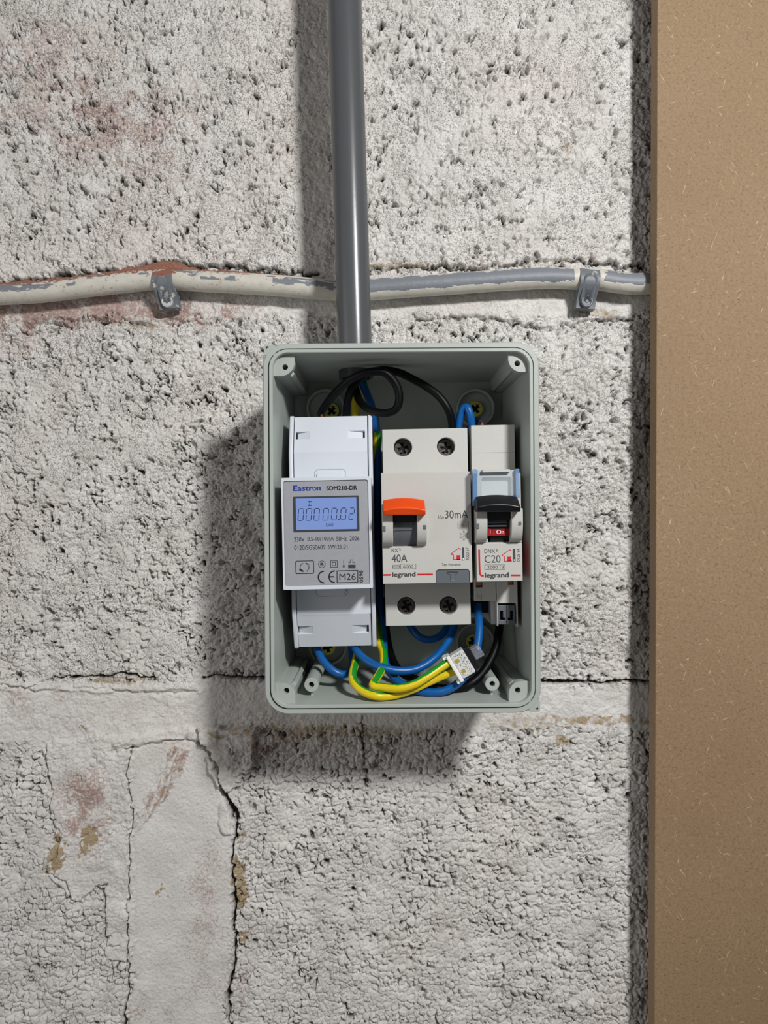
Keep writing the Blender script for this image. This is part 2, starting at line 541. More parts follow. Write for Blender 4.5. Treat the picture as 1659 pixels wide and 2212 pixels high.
    ridge([(60, 690), (200, 684), (330, 694), (420, 690)], 12, 1.1, 5)
    trow = inpoly(PX + n3 * 14, PY + n4 * 14, [(372, 1604), (408, 1622), (392, 1672), (338, 1752), (300, 1790), (284, 1786), (318, 1720), (350, 1660)])
    ta = (-.42 * PX + .91 * PY) / S; tb = (.91 * PX + .42 * PY) / S
    tns = fbm(tb / 1.1 + 50, ta / 6, 4, 3) - 0.5
    h = h + np.where(trow, 0.3 + 2.0 * tns + 0.8 * n3, 0)
    # edges of the plaster smear cast small ledges, big cracks
    crack = np.zeros_like(h)
    def groove(pts, w, depth, jig=5, k=0):
        nonlocal h, crack
        jx = (fbm(X / 3 + 7 * k, Z / 3, k, 3) - 0.5) * jig * 2; jy = (fbm(X / 3, Z / 3 + 9 * k, k + 3, 3) - 0.5) * jig * 2
        d = polydist(PX + jx, PY + jy, pts)
        ww = w * (0.55 + 0.9 * fbm(X / 7 + k, Z / 7, k + 1, 2))
        g = 1 - sstep(ww * 0.4, ww * 1.25, d)
        h = h - g * depth; crack = np.maximum(crack, g)
    groove([(-200, 1490), (0, 1478), (60, 1487), (110, 1466), (160, 1464)], 2.5, 2.0, 6, 1)
    groove([(150, 1464), (230, 1463), (262, 1452), (300, 1465), (335, 1462)], 3.2, 3.2, 5, 2)
    groove([(436, 1466), (470, 1460), (500, 1464), (560, 1466), (700, 1470), (1170, 1472)], 3.2, 3.4, 5, 3)
    groove([(1165, 1473), (1250, 1474), (1300, 1476), (1352, 1471), (1400, 1474), (1700, 1478)], 3.6, 4.5, 3, 4)
    groove([(0, 1482), (80, 1494), (140, 1484), (240, 1490), (330, 1500), (430, 1492)], 3.5, 0.9, 6, 5)
    groove([(282, 1612), (276, 1650), (277, 1705), (286, 1745), (284, 1790), (279, 1850), (277, 1950), (278, 2060), (276, 2150), (268, 2230)], 2.1, 3.2, 7, 6)
    groove([(430, 1600), (462, 1640), (478, 1700), (500, 1745), (512, 1790), (500, 1840), (505, 1900), (508, 1990), (508, 2060), (498, 2110), (490, 2170), (500, 2240)], 4.0, 4.2, 10, 7)
    groove([(476, 1700), (498, 1738), (514, 1768)], 5.5, 4.5, 3, 1)
    groove([(98, 1640), (112, 1720), (106, 1770), (132, 1802), (122, 1850), (96, 1880), (140, 1905), (158, 1950)], 3.5, 1.7, 6, 2)
    groove([(270, 1618), (330, 1606), (385, 1596), (430, 1606)], 2.6, 1.5, 6, 3)
    groove([(-100, 604), (0, 606), (60, 608), (120, 598), (190, 586), (260, 588), (330, 564), (380, 568), (480, 575), (560, 585), (690, 592)], 6.5, 3.0, 12, 4)
    groove([(800, 582), (930, 574), (1040, 580), (1120, 570), (1250, 562), (1400, 580)], 5.5, 2.6, 12, 5)
    groove([(900, 690), (1040, 684), (1120, 700), (1190, 712), (1290, 692), (1370, 690)], 4.5, 2.0, 8, 6)
    groove([(120, 690), (260, 696), (420, 700), (560, 716)], 4.0, 1.3, 8, 7)
    groove([(228, 1910), (226, 1985), (230, 2045), (262, 2044)], 2.4, 1.6, 5, 0)
    h = np.clip(h, -5.5, np.where((PX < 560) & (PY > 1560), 5.0, 1.7))
    # ---- wear attribute: R red-brown dust and a browner patch below the box, G ochre bare mortar, B unpainted depth
    def blob(cx, cy, rx, ry, s=1.0): return s * np.exp(-(((PX - cx) / rx) ** 2 + ((PY - cy) / ry) ** 2))
    red = blob(200, 250, 170, 150, .5) + blob(60, 120, 120, 120, .3) + blob(90, 668, 160, 34, 1.5) + blob(330, 668, 170, 30, 1.1) + blob(470, 690, 90, 36, .35) \
        + blob(40, 1500, 90, 26, .55) + blob(205, 1690, 60, 70, .6) + blob(150, 1735, 60, 55, .5) + blob(180, 1800, 60, 70, .6) + blob(100, 1560, 140, 60, .3) \
        + blob(440, 1960, 50, 190, .5) + blob(300, 2180, 90, 50, .5) + blob(600, 1600, 200, 55, .6) + blob(850, 1610, 120, 45, .4) + blob(600, 1480, 90, 150, .2) + blob(90, 2130, 90, 70, .2) + blob(560, 1890, 60, 60, .3) \
        + blob(60, 740, 90, 45, .5) + blob(420, 330, 200, 200, .22) + blob(520, 2080, 30, 140, .35) + 0.17 * (1 - sstep(500, 720, PX)) * (1 - .5 * sstep(1000, 1500, PY)) + blob(640, 60, 60, 90, .25)
    red = red * (0.5 + 0.8 * sstep(0.3, 0.7, fbm(X / 7 + 50, Z / 7 + 50, 2, 4))) * .8 + sstep(0.62, 0.8, big) * 0.12
    och = np.zeros_like(h)
    for pts in ([(128, 1805), (140, 1815), (138, 1862), (118, 1882), (96, 1884), (108, 1840)], [(180, 1785), (204, 1784), (208, 1826), (186, 1848), (174, 1830)],
                [(504, 1850), (530, 1862), (536, 1930), (520, 1970), (506, 1960)], [(508, 1800), (524, 1796), (526, 1816), (510, 1820)],
                [(516, 2020), (540, 2014), (544, 2034), (520, 2040)], [(345, 1912), (362, 1911), (362, 1924), (347, 1924)], [(175, 1568), (186, 1566), (188, 1576), (176, 1578)]):
        och = np.maximum(och, np.where(inpoly(PX + n3 * 34 + n5 * 22, PY + n4 * 34 + n6 * 22, pts), 1.0, 0.0))
    for (a, b, rx, ry, s) in ((1290, 1556, 120, 11, .55), (1255, 1555, 14, 9, 1.0), (1215, 1600, 22, 12, .7), (1300, 675, 50, 9, .5), (980, 575, 160, 9, .35),
                              (1150, 1560, 90, 22, .4), (700, 1580, 240, 16, .5), (270, 75, 20, 20, .25), (1225, 320, 20, 14, .4), (320, 705, 60, 8, .5), (250, 1470, 70, 9, .5),
                              (850, 572, 60, 7, .5)):
        och = np.maximum(och, s * (np.exp(-(((PX - a) / rx) ** 2 + ((PY - b) / ry) ** 2)) > np.maximum(0.45 + n3 * 1.4, 0.15)))
    och = np.maximum(och, np.where(trow, 0.2 + tns * .9, 0)); red = red + np.where(trow, .42 + tns * 1.2, 0)
    mk = np.zeros_like(h)                            # felt-tip strokes drawn below the box
    rr = random.Random(3)
    y = 1548
    while y < 1692:
        L_ = rr.uniform(5, 15)
        xx = 782 + (y - 1548) * 0.05 + rr.uniform(-2.5, 2.5)
        mk = np.maximum(mk, 1 - sstep(1.2, 2.8, polydist(PX, PY, [(xx, y), (xx + rr.uniform(-3, 4), y + L_)])))
        if rr.random() < 0.5: mk = np.maximum(mk, 0.9 * (1 - sstep(1.0, 2.4, polydist(PX, PY, [(xx, y), (xx + rr.uniform(-7, 7), y + rr.uniform(-2, 4))]))))
        y += L_ + rr.uniform(1, 7)
    dark = np.clip(np.maximum(sstep(-2.6, -4.2, h), np.maximum(crack * sstep(-1.8, -3.2, h), mk)), 0, 1)
    # ---- split into blocks and mortar
    lab = np.zeros((nz, nx), int)
    blockp = mort < 0.5
    up = PY < 640; low = PY > 1530; mid = (~up) & (~low)
    lab[blockp & up & (PX < 676)] = 1; lab[blockp & up & (PX >= 676)] = 2
    lab[blockp & mid] = 3
    lab[blockp & low & (PX < 390)] = 4; lab[blockp & low & (PX >= 390)] = 5
    fl = lab[:-1, :-1]
    idx = np.arange(nz * nx).reshape(nz, nx)
    quads = np.stack([idx[:-1, :-1], idx[:-1, 1:], idx[1:, 1:], idx[1:, :-1]], -1)
    co = np.stack([X, -h, Z + Z0], -1).reshape(-1, 3) * MM
    colr = np.stack([np.clip(red, 0, 1), np.clip(och, 0, 1), dark, np.clip((1 - .75 * flat) * gt * (0.35 + 1.1 * sstep(.35, .65, fbm(X / 10 + 3, Z / 10 + 77, 5, 3))), 0, 1)], -1).reshape(-1, 4)
    parent = None
    m = wall_material()
    for k in range(6):
        q = quads[fl == k]
        if k == 0:
            parent_name = 'wall_back'
        u, inv = np.unique(q.ravel(), return_inverse=True)
        me = bpy.data.meshes.new('wall_back' if k == 0 else 'concrete_block')
        me.vertices.add(len(u)); me.vertices.foreach_set('co', co[u].ravel().astype(np.float32))
        me.loops.add(len(q) * 4); me.loops.foreach_set('vertex_index', inv.ravel().astype(np.int32))
        me.polygons.add(len(q)); me.polygons.foreach_set('loop_start', np.arange(0, len(q) * 4, 4, dtype=np.int32))
        me.update(calc_edges=True)
        me.polygons.foreach_set('use_smooth', np.ones(len(q), bool))
        at = me.color_attributes.new('wear', 'FLOAT_COLOR', 'POINT')
        at.data.foreach_set('color', colr[u].ravel().astype(np.float32))
        me.materials.append(m)
        o = bpy.data.objects.new(me.name, me); COL.objects.link(o)
        if k == 0:
            parent = o; setp(o, kind='structure')
        else: o.parent = parent
    # solid masonry behind the face
    MB().box((-458, 6.2, Z0 - 518), (456, 90, Z0 + 516)).build('masonry_core', m, parent)

def wall_material():
    m = bpy.data.materials.new('painted_block'); m.use_nodes = True
    nt = m.node_tree; N = nt.nodes.new; Lk = nt.links.new
    b = nt.nodes['Principled BSDF']; b.inputs['Roughness'].default_value = 0.62
    b.inputs['Specular IOR Level'].default_value = 0.35
    tc = N('ShaderNodeTexCoord'); at = N('ShaderNodeAttribute'); at.attribute_name = 'wear'
    sep = N('ShaderNodeSeparateColor'); Lk(at.outputs['Color'], sep.inputs[0])
    def noise(sc, det=3, rough=0.5, dist=0):
        n = N('ShaderNodeTexNoise'); n.inputs['Scale'].default_value = sc; n.inputs['Detail'].default_value = det
        n.inputs['Roughness'].default_value = rough; n.inputs['Distortion'].default_value = dist
        Lk(tc.outputs['Object'], n.inputs['Vector']); return n.outputs[0]
    def rng(v, a, b_, c=0.0, d=1.0):
        r = N('ShaderNodeMapRange'); Lk(v, r.inputs[0]); r.inputs[1].default_value = a; r.inputs[2].default_value = b_
        r.inputs[3].default_value = c; r.inputs[4].default_value = d; return r.outputs[0]
    def math_(op, a, c):
        x = N('ShaderNodeMath'); x.operation = op
        for i, v in enumerate((a, c)):
            if isinstance(v, (int, float)): x.inputs[i].default_value = v
            else: Lk(v, x.inputs[i])
        return x.outputs[0]
    def mix(f, a, c):
        x = N('ShaderNodeMix'); x.data_type = 'RGBA'
        Lk(f, x.inputs[0])
        for i, v in ((6, a), (7, c)):
            if isinstance(v, tuple): x.inputs[i].default_value = v + (1,)
            else: Lk(v, x.inputs[i])
        return x.outputs[2]
    base = mix(rng(noise(55, 4), .35, .65), s2l((206, 203, 199)), s2l((222, 220, 217)))
    base = mix(rng(noise(14, 3), .45, .7, 0, .5), base, s2l((214, 206, 198)))
    # fine pin holes in the paint
    pin = rng(noise(1700, 3, .6), .55, .66, 0, .72)
    pin = math_('MULTIPLY', pin, at.outputs['Alpha'])
    base = mix(pin, base, s2l((128, 114, 102)))
    # red dust and the browner patch below the box, speckled
    fr_ = math_('ADD', sep.outputs[0], rng(noise(700, 4, .8), .3, .7, -.62, .62))
    base = mix(rng(fr_, .34, 1.0, 0, .72), base, s2l((142, 96, 80)))
    fo = math_('ADD', sep.outputs[1], rng(noise(380, 3, .6), .3, .7, -.25, .25))
    base = mix(rng(fo, .3, .7, 0, .85), base, s2l((158, 136, 98)))
    base = mix(rng(sep.outputs[2], 0.0, 1.0, 0, .93), base, s2l((38, 35, 32)))
    Lk(base, b.inputs['Base Color'])
    bh = math_('ADD', math_('MULTIPLY', noise(620, 4, .6), 1.0), math_('MULTIPLY', pin, -0.7))
    bp = N('ShaderNodeBump'); bp.inputs['Strength'].default_value = 0.85; bp.inputs['Distance'].default_value = 0.0007
    Lk(bh, bp.inputs['Height']); Lk(bp.outputs[0], b.inputs['Normal'])
    return m

build_wall()

# ================================================================== conduit
def conduit():
    ax = 31.0; r = 7.65
    top = W(744 - 0.03 * 500, -500, ax); k = (CD - ax) / F
    p = [W(744 + (y / 735.0) * 22, y, ax) for y in (-1300, -900, -600, -300, 0, 250, 500, 735)]
    p.append(p[-1] + (p[-1] - p[-2]).normalized() * 22.0)
    zend = (CY - 818) * k + Z0
    p[-1].z = zend
    org = p[-1].copy()
    path = [q - org for q in p]
    outer = tube_rings(path, r, 56); inner = tube_rings(path, r - 1.3, 56)
    mb = MB().loft(outer + inner[::-1] + [outer[0]])
    o = mb.build('conduit', M['conduit'], None, 40)
    o.location = org * MM
    setp(o, 'straight grey plastic conduit pipe coming down into the top of the box', 'pipe')
conduit()

# ================================================================== surface cable and clips
CAB = [(-1150, 640), (-800, 652), (-500, 648), (-260, 650), (-60, 641), (0, 636), (90, 631), (180, 620), (270, 610), (330, 604), (380, 604), (440, 608), (520, 612), (600, 617), (690, 625), (740, 628),
       (800, 626), (880, 620), (980, 613), (1080, 606), (1180, 601), (1250, 603), (1290, 604), (1350, 612), (1410, 613), (1560, 612), (1760, 615), (2300, 622), (2800, 610)]
def cable():
    dd = 6.6; r = 5.0
    pts = [W(x, y, dd) for x, y in CAB]
    org = W(CX, 620, 0)
    path = smooth_path([p - org for p in pts], 44)
    n = 96
    rings = tube_rings(path, r, n)
    mb = MB().loft(rings, 0, True, True, True)
    me = bpy.data.meshes.new('surface_cable')
    me.from_pydata([(a * MM, b * MM, c * MM) for a, b, c in mb.v], [], mb.f)
    co = np.array(mb.v); X = co[:, 0]; Y = co[:, 1]; Zr = co[:, 2]
    px = CX + (X + org.x) / r * r * F / (CD - 9)
    # angle: +1 on top, -1 below
    cz = np.repeat(np.array([p.z for p in path]), n)
    up = (Zr - cz) / r
    kk = np.tile(np.arange(n), len(path)); Sv = 2 * np.pi * 5 * np.where(kk > n / 2, kk - n, kk) / n
    nn = fbm(X / 4.5 + 40, Sv / 1.7 + 30, 2, 4) - 0.5; n2 = fbm(X / 14, Sv / 5 + 9, 4, 3) - 0.5; n3 = fbm(X / 1.1, Sv / 0.9 + 60, 1, 4) - 0.5
    right = sstep(770, 800, px)
    # right of the conduit the upper side is bare grey, left only flakes are missing
    lo_ = np.where(px > 1300, -0.35, -0.55) + nn * 0.45 + n2 * 0.3
    bare_r = (up > lo_) & (up < 0.86 + nn) & (px > 785) & ~((px > 1238) & (px < 1308 + 30 * nn))
    bare_l = ((nn + n2 > 0.16) & (up > -0.1) & (up < 0.7)) | ((px < 90 + 200 * nn) & (up > -0.05 + nn) & (up < .55 + nn)) | ((px > 590) & (px < 722) & (np.abs(up - 0.2 + nn) < 0.22))
    bare = np.where(px > 785, bare_r, bare_l).astype(float)
    dust = np.where(px < 560, np.clip((up - (0.66 - 0.12 * (px < 400)) + n3 * 0.9) * 6, 0, 1), 0) * sstep(620, 420, px) \
        + 0.6 * (n3 > 0.25) * (px < 650)
    col = np.stack([bare, np.clip(dust, 0, 1), np.zeros_like(bare), np.ones_like(bare)], -1)
    at = me.color_attributes.new('wear', 'FLOAT_COLOR', 'POINT')
    at.data.foreach_set('color', col.ravel().astype(np.float32))
    m = bpy.data.materials.new('painted_cable'); m.use_nodes = True
    nt = m.node_tree; b = nt.nodes['Principled BSDF']; b.inputs['Roughness'].default_value = .5
    a = nt.nodes.new('ShaderNodeAttribute'); a.attribute_name = 'wear'
    se = nt.nodes.new('ShaderNodeSeparateColor'); nt.links.new(a.outputs['Color'], se.inputs[0])
    tc = nt.nodes.new('ShaderNodeTexCoord'); no = nt.nodes.new('ShaderNodeTexNoise'); no.inputs['Scale'].default_value = 260; no.inputs['Detail'].default_value = 5
    nt.links.new(tc.outputs['Object'], no.inputs['Vector'])
    ra = nt.nodes.new('ShaderNodeValToRGB'); nt.links.new(no.outputs[0], ra.inputs[0])
    ra.color_ramp.elements[0].color = s2l((186, 181, 170)) + (1,); ra.color_ramp.elements[1].color = s2l((216, 212, 202)) + (1,)
    def mx(f, A, Bc):
        x = nt.nodes.new('ShaderNodeMix'); x.data_type = 'RGBA'; nt.links.new(f, x.inputs[0]); nt.links.new(A, x.inputs[6]); x.inputs[7].default_value = Bc + (1,); return x.outputs[2]
    c = mx(se.outputs[0], ra.outputs[0], s2l((120, 125, 132)))
    c = mx(se.outputs[1], c, s2l((138, 96, 80)))
    nt.links.new(c, b.inputs['Base Color'])
    bm_ = nt.nodes.new('ShaderNodeBump'); bm_.inputs['Strength'].default_value = .5; bm_.inputs['Distance'].default_value = .0005
    iv = nt.nodes.new('ShaderNodeMath'); iv.operation = 'SUBTRACT'; nt.links.new(no.outputs[0], iv.inputs[0]); nt.links.new(se.outputs[0], iv.inputs[1])
    nt.links.new(iv.outputs[0], bm_.inputs['Height']); nt.links.new(bm_.outputs[0], b.inputs['Normal'])
    o = finish('surface_cable', me, m, None, 50)
    o.location = org * MM
    setp(o, 'horizontal wall cable in peeling white paint passing behind the grey pipe', 'cable')
    return path, org
cable()

def clip_mat(name, light, dustc):
    m = bpy.data.materials.new(name); m.use_nodes = True
    nt = m.node_tree; b = nt.nodes['Principled BSDF']; b.inputs['Roughness'].default_value = .5
    tc = nt.nodes.new('ShaderNodeTexCoord'); no = nt.nodes.new('ShaderNodeTexNoise'); no.inputs['Scale'].default_value = 240; no.inputs['Detail'].default_value = 5
    nt.links.new(tc.outputs['Object'], no.inputs['Vector'])
    ra = nt.nodes.new('ShaderNodeValToRGB'); nt.links.new(no.outputs[0], ra.inputs[0])
    ra.color_ramp.elements[0].position = light; ra.color_ramp.elements[0].color = s2l((108, 114, 120)) + (1,)
    ra.color_ramp.elements[1].position = light + .05; ra.color_ramp.elements[1].color = s2l((190, 190, 184)) + (1,)
    sp = nt.nodes.new('ShaderNodeSeparateXYZ'); nt.links.new(tc.outputs['Object'], sp.inputs[0])
    ad = nt.nodes.new('ShaderNodeMath'); ad.operation = 'MULTIPLY_ADD'; nt.links.new(no.outputs[0], ad.inputs[0]); ad.inputs[1].default_value = .009; nt.links.new(sp.outputs[2], ad.inputs[2])
    mr = nt.nodes.new('ShaderNodeMapRange'); nt.links.new(ad.outputs[0], mr.inputs[0]); mr.inputs[1].default_value = .0055 + (0 if dustc else 1); mr.inputs[2].default_value = .0075 + (0 if dustc else 1)
    x = nt.nodes.new('ShaderNodeMix'); x.data_type = 'RGBA'; nt.links.new(mr.outputs[0], x.inputs[0]); nt.links.new(ra.outputs[0], x.inputs[6]); x.inputs[7].default_value = s2l((140, 94, 76)) + (1,)
    nt.links.new(x.outputs[2], b.inputs['Base Color'])
    bp = nt.nodes.new('ShaderNodeBump'); bp.inputs['Strength'].default_value = .3; bp.inputs['Distance'].default_value = .0003
    nt.links.new(no.outputs[0], bp.inputs['Height']); nt.links.new(bp.outputs[0], b.inputs['Normal'])
    return m

def clip(px, py, tilt, label, light, dustc, w=9.2):
    """saddle strap over the cable with a nailed foot below"""
    fr = Frame(px, py, 12, tilt)
    t = fr.thing('cable_clip', label, 'clip')
    cz, cd, r = 0.0, 6.6, 5.1
    def strip(rr, a0, a1, n=18):
        return [(-(cd + rr * math.sin(math.radians(a0 + (a1 - a0) * i / n))), cz + rr * math.cos(math.radians(a0 + (a1 - a0) * i / n))) for i in range(n + 1)]
    # strap: over the top (angle 0 = up) round the front to below, then the flat foot
    o = strip(r + 1.3, -28, 118); i_ = strip(r + 0.08, -28, 122)
    foot = [(-7.6, -9.0), (-7.4, -12.6), (-2.0, -12.6), (-2.0, -4.9)]
    sec = o + [(-8.6, -7.0)] + foot + i_[::-1]
    m = clip_mat('clip_paint', light, dustc)
    MB().prismx(sec, -w / 2, w / 2).build('strap', m, t, 30, 0.5, 2)
    # rounded raised pad that runs down the front to the nail
    n = 14
    pad = []
    for (q, dy) in ((0, 0), (1, 1)):
        ring = []
        for (x, z) in rrect(-w * .36 + .3 * q, -12.3 + .3 * q, w * .36 - .3 * q, 2.8 - .3 * q, w * .34, 7):
            zz = min(max(z, -20), r)
            dd = cd + math.sqrt(max((r + 1.3) ** 2 - zz * zz, 0)) if z > -3.6 else 7.4 + (11.9 - 7.4) * sstep(-11, -3.6, z)
            ring.append((x, -(dd + 0.9 * dy - 0.2), z))
        pad.append(ring)
    MB().loft(pad, 0, True, False, True).build('pad', m, t, 50)
    mb = MB().ring((0, -9.6), 2.75, 1.9, -9.6, -6.5, 32)
    mb.cyl((0, -9.6), 1.95, -9.0, -6.5, 24)
    mb.build('nail_head', M['screwgrey'] if dustc else m, t, 40, .2)
    MB().cyl((0, -9.6), 0.75, -9.35, -8.9, 12).build('nail_centre', M['slate'], t, 40)
    return t
clip(351, 604, 8, 'grey cable clip crusted with brown dust, left of the grey pipe', .56, True)
clip(1275, 603, -4, 'plain grey cable clip near the brown board', .66, False)

def dust_heap():
    """brick dust lying along the top of the cable and round the left clip"""
    m = mat('brick_dust', (142, 98, 82), .95, bump=1.0, bscale=1400, var=.25, vscale=900)
    nx, ny = 360, 16
    xs = np.linspace(-20, 640, nx)
    cpx = np.array([c[0] for c in CAB], float); cpy = np.array([c[1] for c in CAB], float)
    yc = np.interp(xs, cpx, cpy)
    S = F / (CD - 6.6)
    rows = []
    hn = fbm(xs / 14, xs * 0 + 3, 1, 4); 
    H = (0.15 + 2.6 * np.clip(hn - 0.42, 0, 1)) * sstep(640, 560, xs) - .25 * (xs > 430) + 4.0 * np.exp(-((xs - 366) / 42) ** 2) + 1.6 * np.exp(-((xs - 290) / 40) ** 2) * 1.0
    X = (xs - CX) / S; Zc = (CY - yc) / S + Z0
    V = []; Fc = []
    for j in range(ny + 1):
        a = math.pi * j / ny                      # 0 back .. pi front
        # arc over the cable top
        th = math.radians(-62 + 98 * j / ny)
        rr = 5.0 + H * math.sin(a) ** 0.8 + 0.9 * (fbm(xs / 3.5, xs * 0 + j * 0.7, 3, 4) - 0.42) * (1 if 0 < j < ny else 0) + (0.0 if 0 < j < ny else -0.5)
        for i in range(nx):
            V.append((X[i], -(6.6 + rr[i] * math.sin(th)), Zc[i] + rr[i] * math.cos(th)))
    for j in range(ny):
        for i in range(nx - 1):
            a = j * nx + i
            Fc.append((a, a + 1, a + 1 + nx, a + nx))
    org = Vector((float(X[nx // 2]), -6.6, float(Zc[nx // 2])))
    me = bpy.data.meshes.new('brick_dust')
    me.from_pydata([((a - org.x) * MM, (b - org.y) * MM, (c - org.z) * MM) for a, b, c in V], [], Fc)
    o = finish('brick_dust', me, m, None, 80)
    o.location = org * MM
    setp(o, 'reddish brown drilling dust heaped along the top of the wall cable', 'dust', kind='stuff')
dust_heap()

# ================================================================== MDF board
def mdf():
    m = bpy.data.materials.new('mdf'); m.use_nodes = True
    nt = m.node_tree; N = nt.nodes.new; Lk = nt.links.new
    b = nt.nodes['Principled BSDF']; b.inputs['Roughness'].default_value = .68; b.inputs['Specular IOR Level'].default_value = .3
    tc = N('ShaderNodeTexCoord')
    def noise(sc, rot=0, st=1.0, det=2, w=0, dist=0.0):
        mp = N('ShaderNodeMapping'); mp.inputs['Rotation'].default_value = (0, rot, 0)
        m2 = N('ShaderNodeMapping'); m2.inputs['Scale'].default_value = (1, 1, st); m2.inputs['Location'].default_value = (w, w * .7, w * 1.3)
        Lk(tc.outputs['Object'], mp.inputs[0]); Lk(mp.outputs[0], m2.inputs[0])
        n = N('ShaderNodeTexNoise'); n.inputs['Scale'].default_value = sc; n.inputs['Detail'].default_value = det; n.inputs['Distortion'].default_value = dist
        Lk(m2.outputs[0], n.inputs['Vector']); return n.outputs[0]
    def rng(v, a, b_, c=0., d=1.):
        r = N('ShaderNodeMapRange'); Lk(v, r.inputs[0]); r.inputs[1].default_value = a; r.inputs[2].default_value = b_; r.inputs[3].default_value = c; r.inputs[4].default_value = d; return r.outputs[0]
    def mix(f, a, c):
        x = N('ShaderNodeMix'); x.data_type = 'RGBA'; Lk(f, x.inputs[0])
        for i, v in ((6, a), (7, c)):
            if isinstance(v, tuple): x.inputs[i].default_value = v + (1,)
            else: Lk(v, x.inputs[i])
        return x.outputs[2]
    base = mix(rng(noise(9, det=4), .35, .65), s2l((146, 122, 94)), s2l((156, 132, 104)))
    base = mix(rng(noise(700, det=3), .38, .64, 0, .5), base, s2l((132, 106, 78)))
    for k, (rot, s, lt, lo_) in enumerate(((.3, 520, 0, .66), (1.4, 560, 0, .66), (2.3, 500, 0, .67), (.9, 480, 0, .66))):
        base = mix(rng(noise(s * 4.2, rot, .2, 1, 3.1 * k + 1, .3), lo_ , lo_ + .06, 0, .5), base, s2l((92, 68, 46)))
    for k, (rot, s, lo_) in enumerate(((.6, 330, .70), (1.9, 360, .70), (2.8, 340, .71), (1.2, 300, .72))):
        base = mix(rng(noise(s * 4.0, rot, .11, 1, 7.7 * k + 2, .4), lo_ + .035, lo_ + .08, 0, .65), base, s2l((206, 182, 142)))
    Lk(base, b.inputs['Base Color'])
    bp = N('ShaderNodeBump'); bp.inputs['Strength'].default_value = .25; bp.inputs['Distance'].default_value = .0004
    Lk(noise(900, det=3), bp.inputs['Height']); Lk(bp.outputs[0], b.inputs['Normal'])
    fr = Frame(1417, 1106, 20, 0.28)
    org = W(1417, 1106, 20)
    # front face at 20 mm, back at 12 mm: it leans on the cable and its clip
    o = MB().box((0, -20, -560), (300, -12, 560)).build('mdf_board', m, None, None, .35)
    o.location = Vector((org.x, 0, org.z)) * MM
    # top leans a hair towards the left edge seen from the front
    o.rotation_euler = (0, math.radians(0.17), 0)
    setp(o, 'tall brown fibreboard sheet standing against the wall at right', 'board')
mdf()

